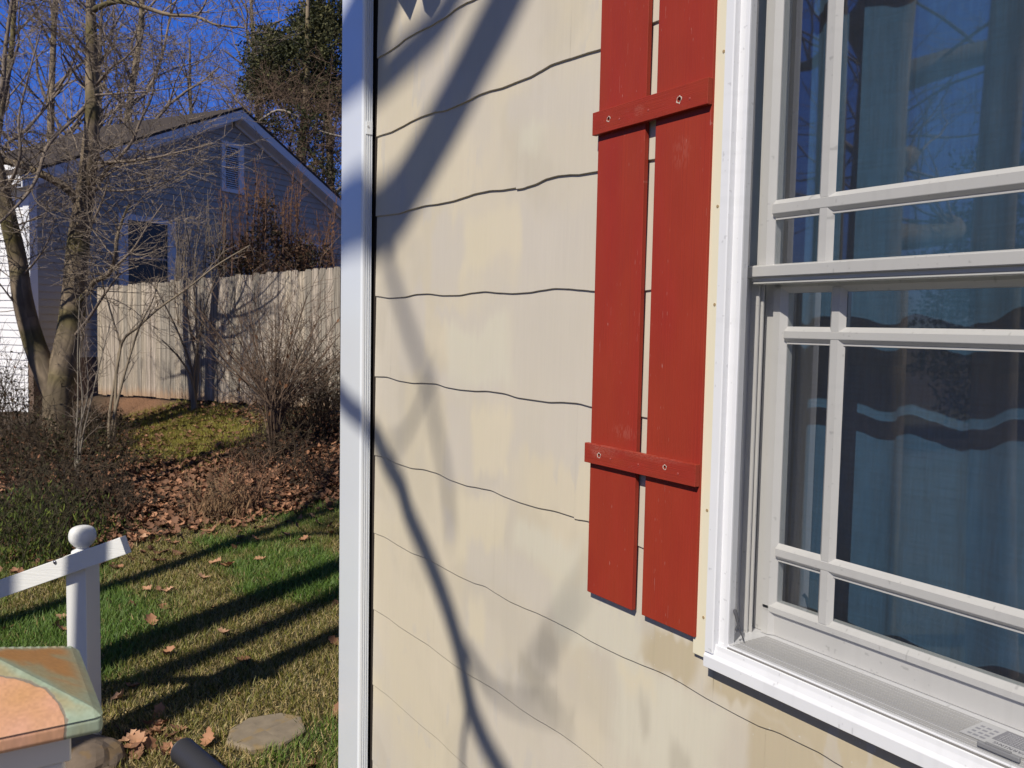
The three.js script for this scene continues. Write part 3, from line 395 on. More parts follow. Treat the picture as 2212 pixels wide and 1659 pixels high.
{ // the two-stemmed tree in front of the grey house's corner
  const t = thing('bare_tree', 'mossy bare tree with two stems standing before the corner of the grey house', 'tree', [0, 0, 0]);
  const R = mulberry(11), tr = new Acc(), br = new Acc(), cf = barkAt(201), cf2 = barkAt(211);
  const K = 10.8 / 9.3, A = (list) => list.map(([x, y, d]) => at(x, y, d * K));
  const base = at(124, 960, 10.8); base.y = groundY(base.x, base.z) - 0.1;
  const s2 = limb(tr, [base, ...A([[128, 840, 9.3], [150, 730, 9.3], [160, 640, 9.3], [168, 540, 9.3], [178, 460, 9.3], [186, 400, 9.3], [194, 330, 9.25], [199, 255, 9.2], [199, 170, 9.2], [198, 90, 9.15], [196, 10, 9.1], [200, -80, 9.1]])], 0.19, 0.046, 12, cf, 60);
  const s1 = limb(tr, [at(118, 850, 10.8), ...A([[88, 780, 9.25], [66, 715, 9.2], [48, 640, 9.1], [38, 560, 9.1], [22, 490, 9.0], [6, 420, 8.95], [-14, 330, 8.9], [-30, 220, 8.9], [-20, 60, 8.9], [-30, -90, 8.9]])], 0.145, 0.058, 12, cf2, 50);
  const L = [
    [[[172, 445, 9.3], [150, 412, 9.2], [98, 380, 9.05], [50, 358, 9.0], [4, 345, 8.95], [-60, 300, 8.9]], 0.052, 0.03, 1],
    [[[186, 228, 9.2], [154, 262, 9.0], [116, 298, 8.9], [96, 330, 8.8], [82, 378, 8.7], [64, 412, 8.65], [48, 432, 8.6], [0, 480, 8.5], [-30, 500, 8.5]], 0.024, 0.012],
    [[[190, 410, 9.3], [246, 352, 9.1], [284, 308, 9.0], [304, 260, 8.95], [328, 208, 8.9], [333, 154, 8.9], [325, 92, 8.9]], 0.022, 0.006],
    [[[199, 206, 9.2], [240, 203, 9.0], [307, 199, 8.9], [359, 192, 8.8], [430, 184, 8.75]], 0.014, 0.004],
    [[[196, 28, 9.1], [212, 16, 9.0], [256, 3, 8.8], [307, 14, 8.6], [362, 31, 8.5], [424, 36, 8.45], [468, 54, 8.4], [528, 60, 8.4]], 0.034, 0.008, 1],
    [[[424, 36, 8.45], [440, 14, 8.4], [452, -20, 8.4]], 0.012, 0.006],
    [[[198, 190, 9.2], [219, 171, 9.1], [236, 150, 9.0], [273, 123, 8.95], [301, 89, 8.9], [314, 46, 8.9]], 0.020, 0.006],
    [[[196, 352, 9.3], [250, 350, 9.0], [325, 343, 8.8], [380, 330, 8.7], [430, 318, 8.7]], 0.020, 0.005],
    [[[194, 370, 9.3], [240, 352, 9.1], [290, 346, 9.0], [345, 338, 8.9], [440, 316, 8.8]], 0.018, 0.005],
    [[[192, 404, 9.3], [250, 412, 9.1], [300, 408, 9.0], [360, 392, 8.9], [414, 362, 8.9]], 0.016, 0.004],
    [[[158, 690, 9.3], [173, 650, 9.2], [190, 630, 9.15], [206, 607, 9.1], [230, 596, 9.05], [244, 574, 9.0], [250, 545, 9.0], [252, 520, 9.0], [264, 476, 9.0], [280, 440, 9.0]], 0.036, 0.012, 1],
    [[[230, 596, 9.05], [256, 570, 8.9], [286, 540, 8.85], [318, 490, 8.8], [352, 440, 8.8]], 0.018, 0.005],
    [[[150, 740, 9.3], [190, 690, 9.1], [226, 636, 9.0], [262, 590, 8.95], [300, 575, 8.9]], 0.022, 0.006],
    [[[182, 430, 9.3], [214, 402, 9.2], [216, 392, 9.2], [244, 370, 9.1], [268, 352, 9.1]], 0.02, 0.006],
    [[[170, 540, 9.3], [205, 470, 9.1], [226, 420, 9.0], [234, 380, 9.0]], 0.018, 0.005],
    [[[44, 600, 9.1], [80, 560, 8.9], [104, 520, 8.8], [120, 470, 8.75]], 0.014, 0.004], [[[24, 490, 9.0], [60, 478, 8.8], [120, 450, 8.7]], 0.012, 0.004],
    [[[60, 690, 9.2], [20, 640, 9.0], [-10, 600, 8.9]], 0.016, 0.006], [[[199, 120, 9.15], [168, 82, 9.0], [140, 40, 8.9], [124, -10, 8.9]], 0.016, 0.006], [[[199, 160, 9.15], [236, 100, 9.3], [246, 40, 9.4], [240, -30, 9.5]], 0.016, 0.006],
    [[[2, 420, 8.95], [30, 380, 8.7], [44, 330, 8.6], [40, 260, 8.6], [60, 170, 8.6], [90, 60, 8.6]], 0.022, 0.006], [[[-20, 260, 8.9], [4, 190, 8.8], [10, 120, 8.8], [20, 40, 8.8], [30, -30, 8.8]], 0.03, 0.014],
  ];
  const spawn = (P, rs, n, from, len, lvl) => { for (let k = 0; k < n; k++) { const i = Math.min(P.length - 2, Math.floor(lerp(from, 1, (k + R()) / n) * (P.length - 1))), T = P[i + 1].clone().sub(P[i]).normalize(), az = R() * 6.283, w = V3(Math.cos(az), 0.5 * R(), Math.sin(az)); w.addScaledVector(T, -w.dot(T)).normalize(); const d = T.multiplyScalar(0.55).addScaledVector(w, 0.85).normalize(); grow(br, P[i], d, len * (0.6 + 0.8 * R()), Math.max(0.0036, Math.min(0.010, rs[i] * 0.5)), lvl, R, { ...OPT, color: (r, f) => { const m = 0.55 + 0.9 * f(); return [0.22 * m, 0.172 * m, 0.13 * m]; } }); } };
  for (const [pts, r0, r1, big] of L) { const q = limb(big ? tr : br, A(pts), r0 * K, r1 * K, big ? 8 : 6, big ? cf : undefined, pts.length * 3); spawn(q.P, q.rs, Math.round(q.P.length * 0.62), 0.15, 0.7, 2); }
  spawn(s2.P, s2.rs, 24, 0.42, 0.9, 2); spawn(s1.P, s1.rs, 13, 0.3, 0.8, 2);
  part('trunk', tr.geo(), barkMat, t); part('crown', br.geo(), twigMat, t);
}
// bare trees of the yard behind the grey house: one kind of crown, turned and scaled
function bareTree(seed, h, o = {}) {
  const R = mulberry(seed), tr = new Acc(), br = new Acc(), O = { ...OPT, step: h * 0.045, kids: [0, 4, 5, 5, 5], rMin: h * 0.0006, up: 0.35 / h * 2, ...o };
  const P = path([V3(0, -0.3, 0), V3(0.02 * h, h * 0.2, 0.01 * h), V3(-0.01 * h, h * 0.45, 0.02 * h), V3(0.02 * h, h * 0.72, 0), V3(0.03 * h, h * 0.97, 0.01 * h)], 24);
  tr.tube(P, P.map((p, k) => h * lerp(0.013, 0.003, k / 24)), 8, BARK, barkAt(seed));
  for (let k = 0; k < 15; k++) { const i = 7 + Math.floor(16 * (k + R()) / 15), az = k * 2.4 + R(), d = V3(Math.cos(az), 0.75 + 0.5 * R(), Math.sin(az)).normalize(); grow(br, P[i], d, h * (0.42 - 0.25 * (i / 24)) * (0.8 + 0.4 * R()), h * 0.0055 * (1.3 - i / 24), 3, R, O); }
  return [tr.geo(), br.geo()];
}
{
  const kinds = [bareTree(31, 12), bareTree(37, 12), bareTree(41, 12)];
  const spots = [[300, 25, 1.15, 0, 0.4, 'tall bare tree rising above the left slope of the grey house roof'], [110, 27, 1.2, 1, 2.2, 'bare tree far behind the two mossy stems at the left'], [430, 29, 0.92, 2, 4.0, 'bare tree behind the ridge of the grey house roof'], [565, 33, 1.25, 0, 5.1, 'bare tree whose top shows left of the dark evergreen'], [20, 24, 1.05, 2, 1.0, 'bare tree at the far left above the white siding'], [690, 30, 1.3, 1, 3.0, 'bare tree standing behind the evergreen beside the downspout'], [380, 36, 0.85, 1, 0.9, 'short bare tree low behind the grey roof'], [215, 33, 1.2, 2, 2.7, 'bare tree behind the tall mossy stem'], [480, 38, 0.8, 0, 3.3, 'small far bare tree beside the gable peak']];
  for (const [px, d, s, k, turn, label] of spots) { const p = at(px, 700, d), t = thing('bare_tree', label, 'tree', [p.x, -1.5, p.z], turn, 'bare trees behind the grey house'); t.scale.setScalar(s); part('trunk', kinds[k][0], barkMat, t); part('crown', kinds[k][1], twigMat, t); }
}
// leafy crowns out of clumps
function leafCrown(acc, R, lobes, n, size, colors) {
  for (const [c, rx, ry, rz, w] of lobes) {
    const clumps = Math.round(n * w / 26);
    for (let k = 0; k < clumps; k++) {
      const a = R() * 6.283, cy = R() * 2 - 1, q = Math.sqrt(1 - cy * cy), rad = Math.pow(0.25 + 0.75 * R(), 0.5) * (0.82 + 0.3 * noise(a * 2, cy * 3, 221));
      const m = V3(c.x + rx * q * Math.cos(a) * rad, c.y + ry * cy * rad, c.z + rz * q * Math.sin(a) * rad), tone = colors[Math.floor(R() * colors.length)];
      for (let j = 0; j < 26; j++) { const d = V3(R() - 0.5, R() - 0.45, R() - 0.5).normalize(), p = m.clone().addScaledVector(d, size * (0.4 + 2.2 * R())), s = V3(R() - 0.5, R() - 0.5, R() - 0.5); s.addScaledVector(d, -s.dot(d)).normalize(); const f = 0.65 + 0.7 * R(); acc.leaf(p, d, s, size * (0.8 + 0.5 * R()), size * 0.45, [tone[0] * f, tone[1] * f, tone[2] * f]); }
    }
  }
}
{
  const R = mulberry(51), p = at(655, 690, 23), g = -1.4, t = thing('evergreen_tree', 'dark glossy-leaved evergreen tree rising behind the right slope of the grey roof', 'tree', [p.x, g, p.z]);
  const loc = (x, y, d) => at(x, y, d).sub(t.position), tr = new Acc(), cr = new Acc();
  limb(tr, [V3(0, -0.3, 0), V3(0.05, 2.5, 0), V3(0.0, 5, 0.1), V3(0.2, 7.5, 0), V3(0.3, 9.8, 0)], 0.2, 0.05, 8, barkAt(55), 20);
  leafCrown(cr, R, [[loc(640, 145, 23), 1.15, 1.0, 1.2, 1], [loc(585, 110, 23), 0.6, 0.6, 0.7, 0.35], [loc(590, 185, 23), 0.65, 0.5, 0.7, 0.35], [loc(720, 110, 23), 1.0, 1.3, 1.0, 0.8], [loc(715, 0, 23), 0.85, 1.2, 0.9, 0.6], [loc(670, 60, 23), 0.5, 0.6, 0.6, 0.22], [loc(690, 210, 23), 0.8, 0.5, 0.8, 0.4], [loc(545, 190, 23.5), 0.22, 0.25, 0.3, 0.07]], 9000, 0.10, [[0.055, 0.062, 0.022], [0.085, 0.085, 0.03], [0.04, 0.045, 0.018], [0.13, 0.12, 0.045]]);
  part('trunk', tr.geo(), barkMat, t); part('crown', cr.geo(), leafMat, t);
}
{
  const R = mulberry(57), p = at(660, 690, 21), t = thing('vine_thicket', 'brown tangle of bare vines under the evergreen beside the grey roof', 'vines', [p.x, -1.4, p.z]);
  const tr = new Acc(), lf = new Acc(), O = { ...OPT, step: 0.14, curl: 0.6, up: -0.05, kids: [0, 5, 6, 6], color: (r, q) => { const k = 0.5 + 0.7 * q(); return [0.15 * k, 0.095 * k, 0.06 * k]; }, rMin: 0.005 };
  for (let k = 0; k < 230; k++) { const px = 540 + 240 * R(), lo = 215 + Math.max(0, (px - 520) * 0.95) , py = lerp(225 + 20 * R(), 690, Math.pow(R(), 1.25)); if (px < 600 && py < 260 && R() < 0.6) continue; const q = at(px, py, 20.5 + 1.6 * R()).sub(t.position); grow(tr, q, V3(R() - 0.5, 0.2 + 0.6 * R(), R() - 0.5).normalize(), 0.8 + 0.7 * R(), 0.012, 2, R, O); }
  for (let k = 0; k < 6; k++) limb(tr, [at(600 + 25 * k, 740, 21), at(590 + 30 * k, 560, 21), at(610 + 22 * k, 400, 21), at(640 + 15 * k, 250, 21)].map((q) => q.sub(t.position)), 0.05, 0.02, 6, () => [0.09, 0.065, 0.045], 12);
  limb(tr, [at(560, 262, 20.4), at(600, 238, 20.4), at(640, 250, 20.4), at(690, 282, 20.4), at(760, 300, 20.4)].map((q) => q.sub(t.position)), 0.03, 0.02, 6, () => [0.3, 0.25, 0.2], 12);
  leafCrown(lf, R, [[at(640, 268, 20.6).sub(t.position), 0.9, 0.35, 0.6, 0.2], [at(690, 330, 20.6).sub(t.position), 0.8, 0.6, 0.5, 0.16], [at(715, 395, 20.4).sub(t.position), 0.5, 0.5, 0.5, 0.16], [at(590, 275, 20.6).sub(t.position), 0.3, 0.3, 0.4, 0.1]], 4500, 0.08, [[0.05, 0.06, 0.02], [0.075, 0.075, 0.028], [0.09, 0.055, 0.03]]);
  part('stems', tr.geo(), twigMat, t); part('leaves', lf.geo(), leafMat, t);
}
// ---------------------------------------------------------------- shrubs and saplings
function stemPlant(name, label, cat, basePx, stems, O) {   // stems given as lists of (x, y, depth)
  const b = at(...basePx), t = thing(name, label, cat, [b.x, groundY(b.x, b.z), b.z]), R = mulberry(O.seed), a = new Acc(), lf = new Acc();
  for (const s of stems) {
    const pts = s.map(([x, y, d]) => at(x, y, d).sub(t.position)); if (O.root !== false) pts.unshift(V3((R() - 0.5) * 0.1, -0.05, (R() - 0.5) * 0.1));
    const q = limb(a, pts, O.r ?? 0.02, O.r1 ?? 0.005, 6, O.bark, pts.length * 4);
    const n = O.twigs ?? 8; for (let k = 0; k < n; k++) { const i = Math.min(q.P.length - 2, Math.floor(lerp(0.25, 1, (k + R()) / n) * (q.P.length - 1))), d = q.P[i + 1].clone().sub(q.P[i]).normalize().multiplyScalar(0.7).add(V3(R() - 0.5, R() - 0.3, R() - 0.5)).normalize(); grow(a, q.P[i], d, (O.len ?? 0.5) * (0.5 + R()), Math.max(0.003, q.rs[i] * 0.45), O.lvl ?? 1, R, { ...OPT, step: 0.1, kids: [0, 3, 4, 4], ...(O.grow ?? {}) }); if (O.leaf && R() < O.leaf) { const ld = V3(R() - 0.5, -0.7, R() - 0.5).normalize(), ls = V3(R() - 0.5, 0.2, R() - 0.5); ls.addScaledVector(ld, -ls.dot(ld)).normalize(); lf.leaf(q.P[i], ld, ls, 0.07, 0.035, [0.2, 0.09, 0.04]); } }
  }
  part('stems', a.geo(), twigMat, t); if (lf.i.length) part('leaves', lf.geo(), leafMat, t); return t;
}
const pale = () => [0.24, 0.19, 0.13];
stemPlant('sapling', 'forked pale sapling left before the lighter end of the wooden fence', 'sapling', [240, 950, 10.6], [[[236, 903, 10.6], [250, 808, 10.7], [260, 749, 10.7], [247, 700, 10.8], [224, 622, 10.8], [205, 560, 10.8]], [[246, 903, 10.5], [270, 804, 10.5], [287, 749, 10.5], [303, 700, 10.4], [330, 648, 10.4], [344, 600, 10.4]], [[262, 743, 10.7], [300, 705, 10.5], [342, 667, 10.4], [402, 625, 10.3], [470, 572, 10.2], [540, 530, 10.2]]], { seed: 61, r: 0.022, r1: 0.006, twigs: 9, len: 0.4, bark: pale });
stemPlant('sapling', 'clump of thin upright stems at the foot of the fence middle', 'sapling', [418, 886, 12.4], [[[414, 800, 12.4], [392, 735, 12.3], [354, 655, 12.2], [320, 600, 12.2]], [[424, 778, 12.4], [412, 720, 12.4], [402, 645, 12.3], [405, 590, 12.3]], [[420, 790, 12.3], [432, 720, 12.2], [448, 650, 12.1], [470, 590, 12.1]], [[428, 800, 12.4], [424, 700, 12.5], [420, 610, 12.5], [430, 560, 12.5]], [[410, 810, 12.3], [376, 760, 12.1], [350, 735, 12.0]]], { seed: 63, r: 0.024, r1: 0.006, twigs: 7, len: 0.5, bark: pale });
stemPlant('sapling', 'slender grey stems rising from the dark brush at the left', 'sapling', [165, 1040, 9.0], [[[162, 980, 9.0], [168, 880, 9.0], [168, 760, 9.0], [172, 640, 9.0]], [[172, 960, 9.0], [178, 860, 9.0], [172, 780, 8.95], [176, 720, 9.0]], [[176, 960, 9.0], [198, 860, 9.0], [222, 760, 9.0], [238, 700, 9.0]], [[170, 940, 8.9], [190, 850, 8.8], [186, 760, 8.8]]], { seed: 65, r: 0.013, r1: 0.004, twigs: 9, len: 0.35, bark: () => [0.22, 0.19, 0.15] });
{
  const st = [], R = mulberry(67);
  for (let k = 0; k < 54; k++) { const a = lerp(-1.25, 1.15, R()), L = 130 + 230 * R(), d = 9.3 + 0.7 * (R() - 0.5), s = a * (0.6 + 0.6 * R()); st.push([[592 + 26 * (R() - 0.5) + 18 * s, 940 - 60, d], [592 + L * 0.42 * s, 935 - L * 0.55, d + 0.2 * (R() - 0.5)], [592 + L * 0.75 * s + 10 * (R() - 0.5), 930 - L * 0.85, d + 0.3 * (R() - 0.5)]]); }
  stemPlant('bare_shrub', 'wide brown bare shrub with arching stems before the right end of the fence', 'shrub', [590, 975, 9.3], st, { seed: 69, r: 0.011, r1: 0.003, twigs: 7, len: 0.42, leaf: 0.12, bark: (p) => [0.13, 0.085, 0.055], grow: { color: (r, q) => { const k = 0.5 + 0.8 * q(); return [0.16 * k, 0.105 * k, 0.07 * k]; } } });
}
{
  const st = [], R = mulberry(71);
  for (let k = 0; k < 46; k++) { const x = 480 + 245 * R(), d = 13.2 + 0.8 * R(), top = 400 + 210 * R() - 90 * Math.exp(-(((x - 575) / 60) ** 2)); st.push([[x, 640, d], [x + 14 * (R() - 0.5), lerp(640, top, 0.55), d], [x + 26 * (R() - 0.5), top, d]]); }
  st.push([[572, 640, 13], [574, 500, 13], [575, 372, 13]], [[505, 640, 13], [502, 520, 13], [496, 436, 13]], [[608, 640, 13], [612, 520, 13], [614, 430, 13]]);
  const t = stemPlant('dried_shrub', 'tall dried brown shrub with spires between fence and grey house', 'shrub', [575, 700, 13.2], st, { seed: 73, r: 0.02, r1: 0.005, twigs: 14, len: 0.3, leaf: 1, bark: () => [0.15, 0.08, 0.05], grow: { up: 0.6, color: (r, q) => { const k = 0.5 + 0.8 * q(); return [0.17 * k, 0.085 * k, 0.05 * k]; } } });
  const lf = new Acc(); leafCrown(lf, mulberry(75), [[at(575, 560, 13.3).sub(t.position), 0.75, 0.55, 0.3, 0.5], [at(650, 565, 13.3).sub(t.position), 0.7, 0.35, 0.3, 0.4], [at(575, 470, 13.2).sub(t.position), 0.22, 0.5, 0.2, 0.14], [at(500, 575, 13.3).sub(t.position), 0.4, 0.3, 0.3, 0.2]], 3800, 0.055, [[0.10, 0.055, 0.03], [0.06, 0.042, 0.02], [0.035, 0.03, 0.014], [0.20, 0.11, 0.06]]); part('foliage', lf.geo(), leafMat, t);
}
function brush(name, label, cat, px, spread, h, n, seed, O = {}) {
  const b = at(...px), t = thing(name, label, cat, [b.x, groundY(b.x, b.z), b.z]), R = mulberry(seed), a = new Acc(), lf = new Acc(), c0 = O.twig ?? [0.085, 0.056, 0.03], lc = O.leaf ?? [[0.13, 0.062, 0.03], [0.04, 0.03, 0.013], [0.035, 0.04, 0.012], [0.075, 0.075, 0.022], [0.03, 0.032, 0.01]], ls = O.size ?? 0.05;
  for (let k = 0; k < n; k++) {
    const an = R() * 6.283, rr = Math.sqrt(R()), x = spread[0] * rr * Math.cos(an), z = spread[1] * rr * Math.sin(an), q = V3(x, groundY(b.x + x, b.z + z) - t.position.y - 0.03, z), hh = h * (1.05 - 0.6 * rr * rr) * (0.6 + 0.6 * R());
    grow(a, q, V3((R() - 0.5) * 0.9, 1, (R() - 0.5) * 0.9).normalize(), hh, 0.008, 2, R, { ...OPT, step: 0.12, curl: 0.5, up: 0.1, kids: [0, 3, 4], rMin: 0.0028, color: (r, f) => { const m = 0.35 + 0.8 * f(); return [c0[0] * m, c0[1] * m, c0[2] * m]; } });
    for (let j = 0; j < (O.leaves ?? 14); j++) { const p = q.clone().add(V3((R() - 0.5) * 0.5, hh * R() * 0.95, (R() - 0.5) * 0.5)), d = V3(R() - 0.5, O.up ? 0.7 : R() - 0.6, R() - 0.5).normalize(), s = V3(R() - 0.5, R() - 0.5, R() - 0.5); s.addScaledVector(d, -s.dot(d)).normalize(); const tn = lc[Math.floor(R() * lc.length)], f = 0.6 + 0.8 * R(); lf.leaf(p, d, s, ls * (0.7 + 0.6 * R()), ls * (O.thin ?? 0.5), [tn[0] * f, tn[1] * f, tn[2] * f]); }
  }
  part('stems', a.geo(), twigMat, t); part('leaves', lf.geo(), leafMat, t); return t;
}
brush('brush', 'dark brown brush around the foot of the mossy tree', 'shrub', [150, 1000, 9.6], [1.5, 0.6], 0.55, 120, 81);
brush('brush', 'dark brush before the white siding at the left edge', 'shrub', [-10, 980, 11.2], [1.6, 0.6], 1.25, 80, 82, { leaf: [[0.05, 0.04, 0.016], [0.03, 0.026, 0.01], [0.12, 0.06, 0.03]] });
brush('brush', 'low tangled brush between the mossy tree and the fence end', 'shrub', [205, 900, 11.6], [1.1, 0.4], 0.35, 60, 83);
brush('brush', 'deep brown brush below the forked sapling', 'shrub', [150, 1110, 7.4], [0.9, 0.5], 0.45, 100, 84, { leaf: [[0.05, 0.03, 0.016], [0.025, 0.018, 0.01], [0.09, 0.045, 0.024]] });
brush('bramble', 'brown bramble tangle against the right end of the fence beside the downspout', 'shrub', [680, 930, 10.2], [0.75, 0.35], 1.05, 90, 90, { leaf: [[0.14, 0.065, 0.034], [0.07, 0.045, 0.025]], leaves: 5 });
{ const st = [], R = mulberry(93); for (let k = 0; k < 26; k++) { const x = 372 + 120 * R(), d = 13.0 + 0.8 * R(); st.push([[x, 650, d], [x + 16 * (R() - 0.5), 560, d], [x + 34 * (R() - 0.5), 400 + 130 * R(), d]]); } stemPlant('sapling', 'thicket of thin upright stems behind the fence before the grey house', 'shrub', [430, 720, 13.3], st, { seed: 94, r: 0.012, r1: 0.004, twigs: 6, len: 0.4, bark: () => [0.2, 0.16, 0.12] }); }
brush('brush', 'shadowed brush in the dip under the arching bare shrub', 'shrub', [610, 1010, 8.8], [1.0, 0.35], 0.4, 60, 85, { leaf: [[0.12, 0.055, 0.028], [0.05, 0.03, 0.018]] });
brush('green_shrub', 'low feathery green shrub at the left edge below the brush', 'shrub', [70, 1190, 6.7], [0.85, 0.5], 0.42, 90, 86, { twig: [0.06, 0.05, 0.02], leaf: [[0.10, 0.14, 0.022], [0.15, 0.18, 0.03], [0.05, 0.075, 0.016]], leaves: 46, size: 0.05, thin: 0.22, up: true });
brush('dry_grass_clump', 'tuft of dry straw-coloured weeds on the leaf bank', 'grass clump', [470, 1105, 7.2], [0.16, 0.12], 0.35, 26, 87, { twig: [0.3, 0.19, 0.10], leaf: [[0.28, 0.17, 0.09]], leaves: 8, thin: 0.15, size: 0.1, up: true });
brush('dry_grass_clump', 'thin brown weed stalks right of the straw tuft', 'grass clump', [535, 1090, 7.4], [0.12, 0.1], 0.42, 16, 88, { twig: [0.25, 0.14, 0.08], leaf: [[0.2, 0.11, 0.06]], leaves: 6, thin: 0.15, size: 0.09, up: true });

// ---------------------------------------------------------------- trees of the front yard whose shadows fall on wall, lawn and fence
const along = (x, y, t) => V3(x, y, 0).addScaledVector(SUN, t);   // the point that a sunbeam passes t metres before it meets the wall at (x, y)
const SK = SUN.x / SUN.z;
{
  const t = thing('bare_tree', 'large bare tree with spreading limbs on the front lawn, mirrored in the window', 'tree'), tr = new Acc(), br = new Acc(), R = mulberry(91), cf = barkAt(95);
  const up = (u, z, lean, top, r0, r1) => limb(tr, [0, 0.25, 0.5, 0.75, 1].map((k) => { const zz = z + lean * k, y = lerp(-2.2, top, k); return V3(u + SK * zz + 0.06 * Math.sin(k * 7 + u), y, zz); }), r0, r1, 10, cf, 24);
  up(-4.93, 3.3, 0.25, 5.2, 0.19, 0.10); up(-4.57, 5.6, 0.1, 7.2, 0.12, 0.09); up(-4.11, 3.3, 0, 5.0, 0.135, 0.06);
  const W = [
    [[[-1.45, 1.22, 8.5], [-1.832, 0.825, 8.6], [-1.98, 0.71, 8.7], [-2.096, 0.615, 8.7], [-2.289, 0.48, 8.7], [-2.473, 0.365, 8.7], [-2.62, 0.32, 8.7], [-2.81, 0.305, 8.7], [-3.3, 0.1, 8.7], [-4.55, -0.6, 8.7]], 0.075, 0.10],
    [[[-1.75, 1.1, 8.5], [-2.19, 0.848, 8.3], [-2.30, 0.822, 8.2], [-2.45, 0.795, 8.1], [-2.62, 0.765, 8.0], [-2.9, 0.74, 8.0], [-3.4, 0.7, 8.1], [-4.5, 0.4, 8.7]], 0.045, 0.055],
    [[[-2.35, 1.35, 8.6], [-2.56, 1.02, 8.5], [-2.70, 0.90, 8.4], [-2.9, 0.80, 8.3], [-3.3, 0.55, 8.5]], 0.115, 0.11],
    [[[-4.1, 0.4, 5.2], [-3.4, 0.0, 5.2], [-2.82, -0.315, 5.2], [-2.62, -0.375, 5.2], [-2.535, -0.444, 5.2], [-2.43, -0.508, 5.2], [-2.372, -0.583, 5.2], [-2.274, -0.661, 5.2], [-2.152, -0.77, 5.15], [-2.09, -0.84, 5.1], [-2.038, -0.914, 5.1], [-2.008, -0.984, 5.1], [-1.965, -1.056, 5.0], [-1.896, -1.11, 5.0], [-1.80, -1.16, 5.0], [-1.66, -1.25, 5.0]], 0.031, 0.026],
    [[[-2.60, 0.30, 10], [-2.453, 0.066, 10], [-2.35, -0.062, 10], [-2.257, -0.175, 10], [-2.202, -0.309, 9.9], [-2.143, -0.414, 9.8], [-2.10, -0.60, 9.7]], 0.019, 0.010],
    [[[-1.50, -0.58, 12], [-1.55, -0.64, 12], [-1.62, -0.74, 12], [-1.70, -0.85, 12]], 0.010, 0.016],
    [[[-2.03, -0.93, 5.1], [-2.0, -1.05, 5.2], [-2.02, -1.18, 5.3], [-2.0, -1.35, 5.3]], 0.014, 0.008], [[[-2.26, -0.19, 9.9], [-2.42, -0.36, 9.9], [-2.55, -0.40, 9.9]], 0.012, 0.01],
    [[[-2.09, -0.84, 5.1], [-1.92, -0.93, 6], [-1.8, -0.95, 7.5], [-1.6, -0.9, 9]], 0.012, 0.008],
  ];
  for (const [pts, r0, r1] of W) { const Q = pts.map((p) => along(...p)), P = path([Q[0].clone().multiplyScalar(1.4).addScaledVector(Q[1], -0.4), ...Q], pts.length * 4 + 4), f = 1 / (pts.length); tr.tube(P, P.map((p, k) => { const t = k / (P.length - 1); return t < f ? lerp(0.006, r0, t / f) : lerp(r0, r1, (t - f) / (1 - f)); }), 8, BARK, cf); }
  // twigs of the crown where their shadows miss the wall or blur on it
  for (let k = 0; k < 24; k++) { const p = V3(-3.2 + 1.2 * (R() - 0.5), 4 + 1.6 * R(), 3.4 + 0.4 * R()), d = V3(-0.6 - R(), 0.2 + 0.5 * R(), R() - 0.3).normalize(); grow(br, p, d, 1.2 + R(), 0.02, 2, R, { ...OPT, step: 0.3, kids: [0, 4, 5] }); }
  for (let k = 0; k < 16; k++) { const p = along(-2.95 - 1.3 * R(), 0.2 + 0.5 * R(), 8.7); grow(br, p, V3(-0.3 - 0.7 * R(), R() - 0.2, R() - 0.5).normalize(), 1.0 + R(), 0.016, 2, R, { ...OPT, step: 0.25, kids: [0, 4, 5] }); }
  part('trunk', tr.geo(), barkMat, t); part('crown', br.geo(), twigMat, t);
}
{
  const mk = (label, u, z, r, top, forks, seed) => { const x = u + SK * z, t = thing('bare_tree', label, 'tree', [x, groundY(x, z), z], 0, 'trees of the front yard'), tr = new Acc(), br = new Acc(), R = mulberry(seed), cf = barkAt(seed); limb(tr, [V3(0, -0.2, 0), V3(0.03, top * 0.3, 0), V3(-0.03, top * 0.6, 0), V3(0.02, top, 0)], r, r * 0.6, 8, cf, 14); for (const [h, dx, dy, rr] of forks) { const q = limb(tr, [V3(0, h, 0), V3(dx * 0.35, h + dy * 0.5, 0.02), V3(dx * 0.75, h + dy * 0.8, 0), V3(dx, h + dy, 0)], rr, rr * 0.5, 6, cf, 10); for (let k = 0; k < 5; k++) grow(br, q.P[3 + k], V3(R() - 0.5 + dx * 0.3, R(), R() - 0.5).normalize(), 0.8, rr * 0.3, 1, R, { ...OPT, step: 0.2 }); } part('trunk', tr.geo(), barkMat, t); part('crown', br.geo(), twigMat, t); };
  mk('slim bare tree on the front lawn, its shadow on the fence middle', -12.25, 2.6, 0.062, 7, [[3.6, -1.2, 0.6, 0.04], [4.0, 0.5, 0.9, 0.04]], 301);
  mk('thin forked bare sapling on the front lawn beside the slim tree', -11.17, 2.6, 0.042, 6, [[3.4, 0.5, 0.9, 0.03], [3.2, -0.5, 0.7, 0.02], [4.0, 0.8, -0.6, 0.035]], 305);
  mk('thick bare tree at the street side of the front lawn', -6.10, 4.0, 0.12, 9, [[5, 1, 1.4, 0.06], [5.6, -1.2, 1.5, 0.06]], 307);
  mk('bare tree by the street, its shadow on the fence end', -8.95, 2.8, 0.10, 7, [[4.2, -0.8, 0.9, 0.05], [4.6, 0.7, 1, 0.05]], 309);
}
